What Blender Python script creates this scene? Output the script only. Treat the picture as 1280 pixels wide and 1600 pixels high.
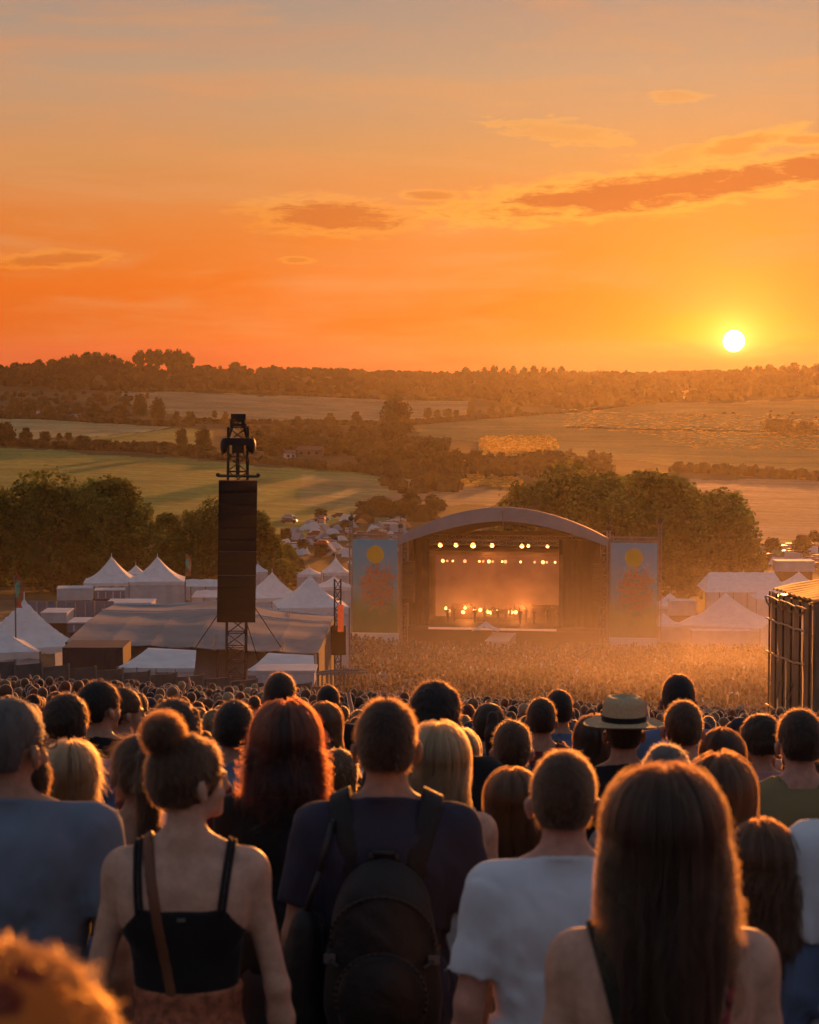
import bpy, math, random
import numpy as np
from mathutils import Vector, Matrix
R = math.radians
for o in list(bpy.data.objects): bpy.data.objects.remove(o)
S = bpy.context.scene
COL = S.collection
F_PX = 3200.0                       # focal length in pixels of a 1280x1600 frame
PITCH = math.atan(200 / F_PX)       # eye level lies 200 px above the centre

# ------------------------------------------------------------------ camera
cam = bpy.data.cameras.new('camera'); camo = bpy.data.objects.new('camera', cam); COL.objects.link(camo)
cam.sensor_fit = 'VERTICAL'; cam.sensor_height = 24; cam.lens = 24 * F_PX / 1600
cam.clip_start = 0.05; cam.clip_end = 20000
camo.location = (0, 0, 0); camo.rotation_euler = (math.pi / 2 - PITCH, 0, 0)
cam.dof.use_dof = True; cam.dof.focus_distance = 45; cam.dof.aperture_fstop = 5.6
S.camera = camo

# ------------------------------------------------------------------ light
SUN_AZ = math.atan((1141 - 640) / F_PX)        # to the right of straight ahead
SUN_EL = math.atan((600 - 534) / F_PX)
LAMP_EL = R(3.2)
sun = bpy.data.lights.new('sun', 'SUN'); suno = bpy.data.objects.new('sun', sun); COL.objects.link(suno)
sun.energy = 5.0; sun.angle = R(0.6); sun.color = (1.0, 0.31, 0.05)
d_ = Vector((math.sin(SUN_AZ) * math.cos(LAMP_EL), math.cos(SUN_AZ) * math.cos(LAMP_EL), math.sin(LAMP_EL)))
suno.rotation_euler = d_.to_track_quat('Z', 'Y').to_euler()
S.view_settings.view_transform = 'Standard'; S.view_settings.look = 'None'
S.view_settings.exposure = 0.0; S.view_settings.gamma = 1.0; S.view_settings.use_curve_mapping = False
S.render.engine = 'CYCLES'
cy = S.cycles
cy.use_denoising = True; cy.max_bounces = 6; cy.diffuse_bounces = 3; cy.glossy_bounces = 2; cy.transmission_bounces = 4
cy.transparent_max_bounces = 12; cy.volume_bounces = 1; cy.sample_clamp_indirect = 4
cy.use_adaptive_sampling = True; cy.adaptive_threshold = 0.02
cy.volume_step_rate = 1; cy.volume_max_steps = 128

class NT:
    """small helper for node trees"""
    def __init__(s, tree): s.t = tree; tree.nodes.clear()
    def n(s, typ, **kw):
        x = s.t.nodes.new(typ)
        for k, v in kw.items(): setattr(x, k, v)
        return x
    def put(s, sock, v):
        if v is None: return
        if isinstance(v, (int, float)):
            sock.default_value = v if sock.type == 'VALUE' else ((v, v, v, 1) if sock.type == 'RGBA' else (v, v, v))
        elif isinstance(v, (tuple, list)):
            if sock.type == 'RGBA' and len(v) == 3: v = (*v, 1)
            sock.default_value = v
        else: s.t.links.new(v, sock)
    def m(s, op, a, b=None, c=None, clamp=False):
        x = s.n('ShaderNodeMath', operation=op, use_clamp=clamp)
        for i, v in enumerate((a, b, c)): s.put(x.inputs[i], v)
        return x.outputs[0]
    def ss(s, v, lo, hi, a=0.0, b=1.0):
        x = s.n('ShaderNodeMapRange', interpolation_type='SMOOTHSTEP')
        for i, q in enumerate((v, lo, hi, a, b)): s.put(x.inputs[i], q)
        return x.outputs[0]
    def mix(s, f, a, b, mode='MIX'):
        x = s.n('ShaderNodeMix', data_type='RGBA', blend_type=mode)
        s.put(x.inputs[0], f); s.put(x.inputs[6], a); s.put(x.inputs[7], b)
        return x.outputs[2]
    def noise(s, vec=None, scale=5.0, detail=3.0, rough=0.55, dist=0.0):
        x = s.n('ShaderNodeTexNoise'); s.put(x.inputs['Scale'], scale); s.put(x.inputs['Detail'], detail)
        s.put(x.inputs['Roughness'], rough); s.put(x.inputs['Distortion'], dist)
        if vec is not None: s.put(x.inputs['Vector'], vec)
        return x.outputs[0]
    def xyz(s, x, y, z):
        c = s.n('ShaderNodeCombineXYZ')
        for i, v in enumerate((x, y, z)): s.put(c.inputs[i], v)
        return c.outputs[0]
    def sep(s, v):
        c = s.n('ShaderNodeSeparateXYZ'); s.put(c.inputs[0], v); return c.outputs
    def ramp(s, f, stops, interp='LINEAR'):
        x = s.n('ShaderNodeValToRGB'); cr = x.color_ramp; cr.interpolation = interp
        while len(cr.elements) > 1: cr.elements.remove(cr.elements[-1])
        cr.elements[0].position = stops[0][0]; cr.elements[0].color = (*stops[0][1], 1)
        for p, c in stops[1:]:
            e = cr.elements.new(p); e.color = (*c, 1)
        s.put(x.inputs[0], f); return x.outputs[0]

def srgb(r, g, b):
    f = lambda c: (c / 255 / 12.92) if c <= 10 else ((c / 255 + 0.055) / 1.055) ** 2.4
    return (f(r), f(g), f(b))

# ------------------------------------------------------------------ sky
W = bpy.data.worlds.new('World'); S.world = W; W.use_nodes = True
T = NT(W.node_tree)
gen = T.n('ShaderNodeTexCoord').outputs['Generated']
nv = T.n('ShaderNodeVectorMath', operation='NORMALIZE'); T.put(nv.inputs[0], gen)
vx, vy, vz = T.sep(nv.outputs[0])
az = T.m('ARCTAN2', vx, vy)
hyp = T.m('SQRT', T.m('ADD', T.m('MULTIPLY', vx, vx), T.m('MULTIPLY', vy, vy)))
el = T.m('ARCTAN2', vz, hyp)
U = T.m('MULTIPLY_ADD', az, F_PX, 640.0)
V = T.m('MULTIPLY_ADD', el, -F_PX, 600.0)
ele = T.m('MAXIMUM', el, 0.0)
t1 = T.m('POWER', T.m('DIVIDE', ele, 1.5708), 0.5)       # stretch the low sky
def EP(y): return (max(0.0, (600 - y) / F_PX) / 1.5708) ** 0.5
west = T.ramp(t1, [(0, srgb(178, 62, 30)), (EP(560), srgb(188, 72, 34)), (EP(530), srgb(210, 90, 30)), (EP(450), srgb(224, 102, 26)),
                   (EP(350), srgb(218, 119, 50)), (EP(250), srgb(204, 140, 86)), (EP(130), srgb(182, 147, 118)), (EP(0), srgb(160, 140, 127)),
                   (0.5, srgb(134, 132, 136)), (0.7, srgb(114, 124, 138)), (1, srgb(100, 120, 142))])
east = T.ramp(t1, [(0, srgb(110, 102, 106)), (EP(450), srgb(122, 113, 117)), (EP(200), srgb(130, 123, 129)), (0.5, srgb(124, 127, 138)),
                   (0.7, srgb(116, 131, 148)), (1, srgb(104, 126, 148))])
caz = T.m('COSINE', T.m('SUBTRACT', az, SUN_AZ))
fw = T.ss(caz, -0.35, 0.9)
sky = T.mix(fw, east, west)
# glow round the sun (angle from it)
sd = (math.sin(SUN_AZ) * math.cos(SUN_EL), math.cos(SUN_AZ) * math.cos(SUN_EL), math.sin(SUN_EL))
du = T.m('SUBTRACT', U, 1141.0); dv = T.m('SUBTRACT', V, 534.0)
ang = T.m('SQRT', T.m('ADD', T.m('MULTIPLY', du, du), T.m('MULTIPLY', dv, dv)))
g1 = T.m('EXPONENT', T.m('MULTIPLY', ang, -1 / 72.0))
g2 = T.m('EXPONENT', T.m('MULTIPLY', ang, -1 / 230.0))
lowcut = T.ss(V, 572.0, 536.0, 0.08, 1.0)
lowcut2 = T.ss(V, 585.0, 500.0, 0.35, 1.0)
sky = T.mix(T.m('MULTIPLY', T.m('MULTIPLY', g2, lowcut2), 0.55), sky, srgb(248, 134, 12))
sky = T.mix(T.m('MULTIPLY', T.m('MULTIPLY', g1, 1.25), lowcut, clamp=True), sky, (1.25, 0.62, 0.035))
# soft streaks
uv = T.xyz(T.m('MULTIPLY', U, 1 / 420.0), T.m('MULTIPLY', V, 1 / 60.0), 3.1)
st = T.noise(uv, 1.0, 5.0, 0.55, 0.6)
hz = T.ss(V, 640.0, 380.0, 0.3, 1.0)
sky = T.mix(T.m('MULTIPLY', T.ss(st, 0.46, 0.70), T.m('MULTIPLY', hz, 0.42)), sky, T.mix(fw, srgb(130, 122, 130), srgb(214, 146, 92)))
st2 = T.noise(T.xyz(T.m('MULTIPLY', U, 1 / 700.0), T.m('MULTIPLY', V, 1 / 150.0), 9.7), 1.0, 4.0, 0.55, 0.8)
sky = T.mix(T.m('MULTIPLY', T.ss(st2, 0.46, 0.7), 0.35), sky, T.mix(fw, srgb(130, 132, 158), srgb(222, 138, 84)))
bank = T.m('MULTIPLY', T.ss(V, 520.0, 550.0), T.ss(T.noise(T.xyz(T.m('MULTIPLY', U, 1 / 300.0), T.m('MULTIPLY', V, 1 / 22.0), 1.0), 1.0, 3.0), 0.3, 0.6, 0.35, 0.75))
sky = T.mix(T.m('MULTIPLY', bank, 0.85), sky, T.mix(fw, srgb(112, 108, 136), srgb(214, 92, 56)))
# cloud bars: (U, V, rx, ry, tilt, dark)
cn = T.noise(T.xyz(T.m('MULTIPLY', U, 1 / 60.0), T.m('MULTIPLY', V, 1 / 14.0), 0.0), 1.0, 9.0, 0.68, 0.5)
cno = T.m('MULTIPLY', T.m('SUBTRACT', cn, 0.5), 2.1)
dark = None; rim = None
for (cu, cv, rx, ry, tilt, k) in [(1010, 303, 290, 30, -0.11, 1.0), (930, 318, 150, 24, 0.02, 1.0), (1160, 290, 110, 24, -.12, 1.0), (1242, 275, 60, 24, -.1, 1.0), (522, 341, 125, 26, 0.03, .75),
                                  (92, 410, 90, 12, -.06, .55), (672, 309, 45, 8, 0, .5), (1150, 236, 75, 16, -.2, .4), (868, 212, 90, 14, 0.12, .12),
                                  (1045, 163, 40, 8, 0, .12), (465, 408, 22, 5, 0, .4), (1245, 231, 40, 8, 0, .4), (1060, 250, 70, 14, -.15, .15)]:
    a = T.m('SUBTRACT', U, cu); b = T.m('SUBTRACT', T.m('SUBTRACT', V, cv), T.m('MULTIPLY', a, tilt))
    a = T.m('DIVIDE', a, rx); b = T.m('DIVIDE', b, ry)
    r = T.m('SQRT', T.m('ADD', T.m('MULTIPLY', a, a), T.m('MULTIPLY', b, b)))
    r = T.m('SUBTRACT', r, cno if k > .3 else T.m('MULTIPLY', cno, 1.7))
    core = T.m('MULTIPLY', T.ss(r, 1.0, 0.45), k)
    edge = T.m('MULTIPLY', T.ss(r, 1.45, 0.95), (0.6 if k > .3 else 0.34) if cu > 700 else 0.3)
    dark = core if dark is None else T.m('MAXIMUM', dark, core)
    rim = edge if rim is None else T.m('MAXIMUM', rim, edge)
sky = T.mix(T.m('MULTIPLY', rim, 0.8), sky, srgb(255, 172, 62))
sky = T.mix(T.m('MULTIPLY', dark, 0.92), sky, srgb(184, 80, 38))
# the sun's disc
disc = T.ss(ang, 17.5, 14.0)
halo = T.m('EXPONENT', T.m('MULTIPLY', ang, -1 / 20.0))
sky = T.mix(T.m('MULTIPLY', halo, lowcut, clamp=True), sky, (1.9, 1.35, 0.3))
sky = T.mix(disc, sky, (14, 11.5, 6.5))
bg = T.n('ShaderNodeBackground'); T.put(bg.inputs[0], sky); bg.inputs[1].default_value = 1.0
nis = T.n('ShaderNodeTexSky', sky_type='NISHITA'); nis.sun_disc = False
nis.sun_elevation = LAMP_EL; nis.sun_rotation = SUN_AZ; nis.dust_density = 3.0
bg2 = T.n('ShaderNodeBackground'); T.put(bg2.inputs[0], nis.outputs[0]); bg2.inputs[1].default_value = 0.004
ad = T.n('ShaderNodeAddShader'); T.t.links.new(bg.outputs[0], ad.inputs[0]); T.t.links.new(bg2.outputs[0], ad.inputs[1])
wo = T.n('ShaderNodeOutputWorld'); T.t.links.new(ad.outputs[0], wo.inputs[0])
W.cycles.sampling_method = 'MANUAL'; W.cycles.sample_map_resolution = 1024

# ------------------------------------------------------------------ helpers
rng = np.random.default_rng(7); random.seed(7)
def zat(y, d): return -d * math.tan(PITCH + math.atan((y - 800) / F_PX))
def P(px, py, d):
    """the point seen at pixel (px, py) whose distance ahead is d"""
    u = (px - 640) / F_PX; v = (800 - py) / F_PX
    c, s = math.cos(PITCH), math.sin(PITCH)
    dy = c + v * s; dz = -s + v * c
    return Vector((u / dy * d, d, dz / dy * d))
def mpp(d): return d / F_PX * 1.0
MATS = {}
def mat(name, col, rough=0.8, var=0.15, scale=8.0, bump=0.0, bscale=40.0, metal=0.0, sheen=0.0, sub=0.0, translucent=0.0, emit=None, estr=0.0, attr=None, spec=0.3, obj=True, aniso=None):
    if name in MATS: return MATS[name]
    m = bpy.data.materials.new(name); m.use_nodes = True; t = NT(m.node_tree)
    out = t.n('ShaderNodeOutputMaterial'); p = t.n('ShaderNodeBsdfPrincipled')
    vec = t.n('ShaderNodeTexCoord').outputs['Object' if obj else 'Generated']
    if aniso:
        mp = t.n('ShaderNodeMapping'); t.put(mp.inputs[0], vec); mp.inputs['Scale'].default_value = aniso; vec = mp.outputs[0]
    base = col
    if attr:
        a = t.n('ShaderNodeAttribute', attribute_name=attr); base = a.outputs['Color']
    f = t.noise(vec, scale, 4.0, 0.6)
    c = t.mix(1.0, base, t.ss(f, 0.25, 0.75, 1 - var, 1 + var), 'MULTIPLY')
    t.put(p.inputs['Base Color'], c); p.inputs['Roughness'].default_value = rough; p.inputs['Metallic'].default_value = metal
    p.inputs['Specular IOR Level'].default_value = spec
    if sheen: p.inputs['Sheen Weight'].default_value = sheen; p.inputs['Sheen Roughness'].default_value = 0.35
    if sub:
        p.inputs['Subsurface Weight'].default_value = sub; p.inputs['Subsurface Radius'].default_value = (1.0, 0.3, 0.15); p.inputs['Subsurface Scale'].default_value = 0.012
    if emit: t.put(p.inputs['Emission Color'], emit); p.inputs['Emission Strength'].default_value = estr
    if bump:
        bn = t.n('ShaderNodeBump'); bn.inputs['Strength'].default_value = bump; bn.inputs['Distance'].default_value = 0.02
        t.put(bn.inputs['Height'], t.noise(vec, bscale, 4.0, 0.6)); t.put(p.inputs['Normal'], bn.outputs[0])
    sh = p.outputs[0]
    if translucent:
        tr = t.n('ShaderNodeBsdfTranslucent'); t.put(tr.inputs[0], c)
        mx = t.n('ShaderNodeMixShader'); mx.inputs[0].default_value = translucent
        t.t.links.new(sh, mx.inputs[1]); t.t.links.new(tr.outputs[0], mx.inputs[2]); sh = mx.outputs[0]
    t.t.links.new(sh, out.inputs[0]); MATS[name] = m
    return m
def hairmat(name, col, rough=0.35):
    if name in MATS: return MATS[name]
    m = bpy.data.materials.new(name); m.use_nodes = True; t = NT(m.node_tree)
    out = t.n('ShaderNodeOutputMaterial'); p = t.n('ShaderNodeBsdfHairPrincipled')
    p.parametrization = 'COLOR'; t.put(p.inputs['Color'], col)
    p.inputs['Roughness'].default_value = rough; p.inputs['Radial Roughness'].default_value = 0.5
    p.inputs['Random Roughness'].default_value = 0.2
    t.t.links.new(p.outputs[0], out.inputs[0]); MATS[name] = m
    return m

def tag(o, label=None, cat=None, group=None, kind=None):
    if label: o['label'] = label
    if cat: o['category'] = cat
    if group: o['group'] = group
    if kind: o['kind'] = kind
    return o
def empty(name, loc=(0, 0, 0), rz=0.0, label=None, cat=None, group=None):
    o = bpy.data.objects.new(name, None); COL.objects.link(o); o.location = loc; o.rotation_euler = (0, 0, rz)
    o.empty_display_size = 0.2
    return tag(o, label, cat, group)
def mesh_np(name, verts, faces, smooth=True, attr=None):
    """faces: (n,k) int array"""
    verts = np.asarray(verts, np.float32); faces = np.asarray(faces, np.int32)
    me = bpy.data.meshes.new(name); n, k = faces.shape
    me.vertices.add(len(verts)); me.vertices.foreach_set('co', verts.ravel())
    me.loops.add(n * k); me.loops.foreach_set('vertex_index', faces.ravel())
    me.polygons.add(n); me.polygons.foreach_set('loop_start', np.arange(0, n * k, k, dtype=np.int32))
    me.polygons.foreach_set('loop_total', np.full(n, k, np.int32))
    me.update(calc_edges=True)
    me.polygons.foreach_set('use_smooth', np.full(n, smooth, bool))
    if attr is not None:
        a = me.attributes.new('col', 'FLOAT_COLOR', 'POINT')
        c = np.ones((len(verts), 4), np.float32); c[:, :3] = attr; a.data.foreach_set('color', c.ravel())
    return me
def link(name, me, m=None, parent=None, loc=(0, 0, 0), rot=(0, 0, 0)):
    o = bpy.data.objects.new(name, me); COL.objects.link(o)
    if m is not None:
        if hasattr(me, 'materials') and len(me.materials) == 0: me.materials.append(m)
        elif me.materials[0] is not m:
            o.material_slots[0].link = 'OBJECT'; o.material_slots[0].material = m
    o.parent = parent; o.location = loc; o.rotation_euler = rot
    return o
class MB:
    """collects boxes, beams, sheets; build() links them as one mesh object"""
    def __init__(s): s.v = []; s.f = []
    def add(s, vs, fs):
        b = len(s.v); s.v += [tuple(v) for v in vs]; s.f += [tuple(i + b for i in f) for f in fs]; return s
    def box(s, c, size, rz=0.0):
        x, y, z = size[0] / 2, size[1] / 2, size[2] / 2; ca, sa = math.cos(rz), math.sin(rz)
        vs = [(c[0] + a * x * ca - b * y * sa, c[1] + a * x * sa + b * y * ca, c[2] + e * z) for a in (-1, 1) for b in (-1, 1) for e in (-1, 1)]
        return s.add(vs, [(0, 1, 3, 2), (4, 6, 7, 5), (0, 4, 5, 1), (2, 3, 7, 6), (0, 2, 6, 4), (1, 5, 7, 3)])
    def beam(s, a, b, r, n=6, r2=None):
        a, b = Vector(a), Vector(b); r2 = r if r2 is None else r2
        d = (b - a).normalized(); u = d.orthogonal().normalized(); w = d.cross(u)
        vs = []
        for (p, q) in ((a, r), (b, r2)):
            for i in range(n):
                t = 2 * math.pi * (i + 0.5) / n; vs.append(p + (u * math.cos(t) + w * math.sin(t)) * q)
        fs = [(i, (i + 1) % n, n + (i + 1) % n, n + i) for i in range(n)] + [tuple(range(n))[::-1], tuple(range(n, 2 * n))]
        return s.add(vs, fs)
    def sheet(s, fn, nu, nv, thick=0.0):
        """fn(u,v)->point on a grid"""
        g = [[Vector(fn(i / nu, j / nv)) for j in range(nv + 1)] for i in range(nu + 1)]
        vs = [p for r in g for p in r]
        fs = [(i * (nv + 1) + j, (i + 1) * (nv + 1) + j, (i + 1) * (nv + 1) + j + 1, i * (nv + 1) + j + 1) for i in range(nu) for j in range(nv)]
        s.add(vs, fs)
        if thick:
            n = len(vs)
            s.add([p - Vector((0, 0, thick)) for p in vs], [f[::-1] for f in fs])
        return s
    def sph(s, c, r, nu=10, nv=6):
        r = r if isinstance(r, (tuple, list)) else (r, r, r); vs = []; fs = []
        for j in range(nv + 1):
            th = math.pi * j / nv
            for i in range(nu):
                ph = 2 * math.pi * i / nu
                vs.append((c[0] + r[0] * math.sin(th) * math.cos(ph), c[1] + r[1] * math.sin(th) * math.sin(ph), c[2] + r[2] * math.cos(th)))
        for j in range(nv):
            for i in range(nu):
                fs.append((j * nu + i, (j + 1) * nu + i, (j + 1) * nu + (i + 1) % nu, j * nu + (i + 1) % nu))
        return s.add(vs, fs)
    def truss(s, a, b, w, seg, rc=0.03, rd=0.018):
        a, b = Vector(a), Vector(b); d = (b - a); L = d.length; d.normalize()
        u = Vector((1, 0, 0)) if abs(d.x) < 0.7 else Vector((0, 1, 0))
        w2 = d.cross(u).normalized(); u = w2.cross(d).normalized()
        cs = [(u * i + w2 * j) * (w / 2) for i, j in ((-1, -1), (1, -1), (1, 1), (-1, 1))]
        for c in cs: s.beam(a + c, b + c, rc, 4)
        n = max(1, round(L / seg))
        for k in range(n):
            p, q = a + d * L * k / n, a + d * L * (k + 1) / n
            for i in range(4):
                c0, c1 = cs[i], cs[(i + 1) % 4]
                s.beam(p + c0, p + c1, rd, 3)
                s.beam(p + (c0 if k % 2 else c1), q + (c1 if k % 2 else c0), rd, 3)
        return s
    def mesh(s, name, smooth=False):
        me = bpy.data.meshes.new(name); me.from_pydata(s.v, [], s.f); me.update()
        if smooth: me.polygons.foreach_set('use_smooth', np.full(len(me.polygons), True))
        return me
    def build(s, name, m, parent=None, loc=(0, 0, 0), smooth=False, rot=(0, 0, 0)):
        return link(name, s.mesh(name, smooth), m, parent, loc, rot)
ORD = 'first second third fourth fifth sixth seventh eighth ninth tenth eleventh twelfth thirteenth fourteenth fifteenth sixteenth seventeenth eighteenth nineteenth twentieth'.split()
def nth(i, n):
    if n == 1: return ''
    if i == 0: return 'leftmost'
    if i == n - 1: return 'rightmost'
    if i < n / 2 or n - i > 20: return (ORD[i] if i < 20 else str(i + 1) + 'th') + ' from left'
    return ORD[n - 1 - i] + ' from right'

# ------------------------------------------------------------------ terrain
KX, KD, K0 = 0.045, 0.147, -1.80
COLS = np.array([0, 250, 520, 640, 1000, 1280.])
ROWS = [(120, [1050, 1062, 1085, 1098, 1110, 1120]), (170, [990, 1000, 1040, 1060, 1066, 1068]), (229, [940, 948, 1008, 1020, 1024, 1026]),
        (300, [905, 910, 945, 955, 955, 955]), (400, [862, 866, 880, 886, 892, 895]), (520, [815, 818, 822, 825, 838, 848]), (700, [745, 750, 765, 768, 776, 785]),
        (900, [700, 705, 722, 724, 735, 744]), (1200, [655, 658, 672, 680, 684, 690]), (1500, [613, 616, 628, 638, 638, 634]), (1900, [573, 578, 583, 588, 589, 583])]
LD = np.linspace(math.log(40), math.log(3000), 260); LPX = np.linspace(-600, 1900, 90)
def _near(x, d):
    t_ = np.clip((np.asarray(d, float) - 5.2) / 10, 0, 1); return K0 - KD * d - KX * x - .28 * t_ * t_ * (3 - 2 * t_)
DD = np.exp(LD)[:, None]; XX = (LPX[None, :] - 640) / F_PX * DD
rowz = [_near((COLS - 640) / F_PX * q, q) for q in (40., 60., 85.)] + [np.array([zat(y, d) for y in r]) for d, r in ROWS]
rowd = [40., 60., 85.] + [d for d, _ in ROWS]
rowz += [rowz[-1] - 18, rowz[-1] - 30]; rowd += [2200., 3000.]
rowz = np.array(rowz); colz = np.array([[np.interp(l, np.log(rowd), rowz[:, c]) for c in range(6)] for l in LD])
LUT = np.array([np.interp(LPX, COLS, colz[i]) for i in range(260)])
for _ in range(3):
    k = np.array([1, 2, 3, 2, 1.]) / 9
    A = np.vstack([LUT[:1]] * 2 + [LUT] + [LUT[-1:]] * 2); LUT = sum(k[j] * A[j:j + 260] for j in range(5))
    A = np.hstack([LUT[:, :1]] * 2 + [LUT] + [LUT[:, -1:]] * 2); LUT = sum(k[j] * A[:, j:j + 90] for j in range(5))
def gz(x, d):
    x = np.asarray(x, float); d = np.asarray(d, float)
    near = _near(x, np.maximum(d, -80))
    dd = np.clip(d, 40.5, 2950); i = (np.log(dd) - LD[0]) / (LD[1] - LD[0]); px = np.clip(640 + F_PX * x / dd, LPX[0], LPX[-1] - 1)
    j = (px - LPX[0]) / (LPX[1] - LPX[0]); i0 = np.clip(i.astype(int), 0, 258); j0 = np.clip(j.astype(int), 0, 88); fi = i - i0; fj = j - j0
    far = LUT[i0, j0] * (1 - fi) * (1 - fj) + LUT[i0 + 1, j0] * fi * (1 - fj) + LUT[i0, j0 + 1] * (1 - fi) * fj + LUT[i0 + 1, j0 + 1] * fi * fj
    w = np.clip((d - 45) / 25, 0, 1); w = w * w * (3 - 2 * w)
    return near * (1 - w) + far * w
def G(px, d):
    """point on the ground seen in pixel column px at distance d"""
    x = (px - 640) / F_PX * d * 0.998
    return Vector((x, d, float(gz(x, d))))
def inpoly(px, py, poly):
    r = np.zeros(px.shape, bool); n = len(poly)
    for i in range(n):
        x1, y1 = poly[i]; x2, y2 = poly[(i + 1) % n]
        c = ((y1 > py) != (y2 > py)) & (px < (x2 - x1) * (py - y1) / ((y2 - y1) or 1e-9) + x1)
        r ^= c
    return r
def ground_at(px, py, lo=230., hi=1890.):
    """where the ray through a pixel meets the ground, beyond lo"""
    u = (px - 640) / F_PX * 0.998
    ds = np.linspace(lo, hi, 900); zg = gz(u * ds, ds); zr = np.array([zat(py, 1.0)]) * ds
    k = np.nonzero(zg >= zr)[0]; d = ds[k[0]] if len(k) else hi
    return Vector((u * d, d, float(gz(u * d, d)))), float(d)
rows = np.concatenate([np.linspace(-45, 60, 60), np.exp(np.linspace(math.log(62), math.log(2500), 420))])
s_in = np.linspace(-1, 1, 300); s_l = -1 - np.linspace(1, 0.03, 26); s_r = 1 + np.linspace(0.03, 1, 26)
ss_ = np.concatenate([s_l, s_in, s_r])
SX, SD = np.meshgrid(ss_, rows)
win = 0.235 * np.maximum(SD, 0) + 9; wout = 0.13 * np.maximum(SD, 0) + 70
GX = np.where(np.abs(SX) <= 1, SX * win, np.sign(SX) * (win + (np.abs(SX) - 1) * wout))
GZ = gz(GX, SD)
pxg = 640 + F_PX * GX / np.maximum(SD, 1); pyg = 800 + F_PX * np.tan(np.arctan2(-GZ, np.maximum(SD, 1)) - PITCH)
wob = 4 * np.sin(pxg / 37.0) + 3 * np.sin(pxg / 14.3 + 1); pyw = pyg + wob * 0.35
colr = np.zeros(GX.shape + (3,), np.float32)
colr[:] = (0.055, 0.05, 0.022)
colr[SD < 235] = (0.10, 0.075, 0.04)
FIELDS = [([(-300, 690), (60, 703), (350, 722), (520, 738), (690, 752), (700, 768), (560, 800), (480, 840), (-300, 840)], (0.17, 0.20, 0.045)),
          ([(470, 742), (700, 752), (705, 772), (560, 800), (470, 790)], (0.25, 0.22, 0.085)),
          ([(-300, 640), (60, 652), (160, 660), (275, 668), (160, 680), (60, 686), (-300, 680)], (0.30, 0.25, 0.11)),
          ([(140, 682), (275, 671), (335, 672), (325, 700), (170, 697)], (0.19, 0.20, 0.05)),
          ([(190, 611), (460, 618), (735, 626), (735, 650), (560, 662), (300, 658), (200, 630)], (0.24, 0.18, 0.09)),
          ([(640, 662), (760, 652), (1000, 630), (1280, 626), (1700, 620), (1700, 735), (1280, 740), (1060, 728), (900, 712), (760, 694), (660, 680)], (0.17, 0.145, 0.05)),
          ([(750, 686), (862, 684), (870, 700), (850, 713), (752, 712)], (0.42, 0.34, 0.12)),  # bright colour stands in for sunlight on this patch
          ([(1075, 748), (1700, 756), (1700, 860), (1195, 850), (1085, 800)], (0.24, 0.175, 0.115)),
          ([(560, 776), (700, 760), (840, 770), (820, 790), (600, 790)], (0.22, 0.15, 0.08)),
          ([(1040, 612), (1110, 613), (1110, 622), (1030, 624)], (0.40, 0.32, 0.12)),  # sunlight on this strip is put into its colour too
          ([(900, 662), (1280, 668), (1280, 672), (900, 667)], (0.10, 0.10, 0.04))]
far = SD > 330
for poly, c in FIELDS: colr[inpoly(pxg, pyw, poly) & far] = c
colr[(SD > 1500) & ~(inpoly(pxg, pyw, FIELDS[4][0]) | inpoly(pxg, pyw, FIELDS[5][0]) | inpoly(pxg, pyw, FIELDS[9][0]))] = (0.03, 0.032, 0.015)
n = len(ss_); idx = np.arange(len(rows) * n).reshape(len(rows), n)
fc = np.stack([idx[:-1, :-1], idx[:-1, 1:], idx[1:, 1:], idx[1:, :-1]], -1).reshape(-1, 4)
vv = np.stack([GX, SD, GZ], -1).reshape(-1, 3)
gm = bpy.data.materials.new('ground'); gm.use_nodes = True; t = NT(gm.node_tree)
out = t.n('ShaderNodeOutputMaterial'); p = t.n('ShaderNodeBsdfPrincipled'); p.inputs['Roughness'].default_value = 0.95; p.inputs['Specular IOR Level'].default_value = 0.1
a = t.n('ShaderNodeAttribute', attribute_name='col').outputs['Color']; oc = t.n('ShaderNodeTexCoord').outputs['Object']
n1 = t.noise(oc, 0.02, 6.0, 0.65); n2 = t.noise(oc, 0.35, 5.0, 0.7)
mp = t.n('ShaderNodeMapping'); t.put(mp.inputs[0], oc); mp.inputs['Scale'].default_value = (0.012, 0.16, 1); mp.inputs['Rotation'].default_value = (0, 0, 0.25)
n3 = t.noise(mp.outputs[0], 1.0, 4.0, 0.6, 0.4)
c = t.mix(1.0, a, t.ss(n1, 0.3, 0.7, 0.78, 1.22), 'MULTIPLY'); c = t.mix(1.0, c, t.ss(n2, 0.3, 0.7, 0.75, 1.25), 'MULTIPLY'); c = t.mix(1.0, c, t.ss(n3, 0.35, 0.65, 0.8, 1.2), 'MULTIPLY')
t.put(p.inputs['Base Color'], c); bn = t.n('ShaderNodeBump'); bn.inputs['Strength'].default_value = 0.6; bn.inputs['Distance'].default_value = 0.4; t.put(bn.inputs['Height'], n2); t.put(p.inputs['Normal'], bn.outputs[0])
t.t.links.new(p.outputs[0], out.inputs[0])
ground = link('ground', mesh_np('ground', vv, fc, True, colr.reshape(-1, 3)), gm); tag(ground, kind='structure')

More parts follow.
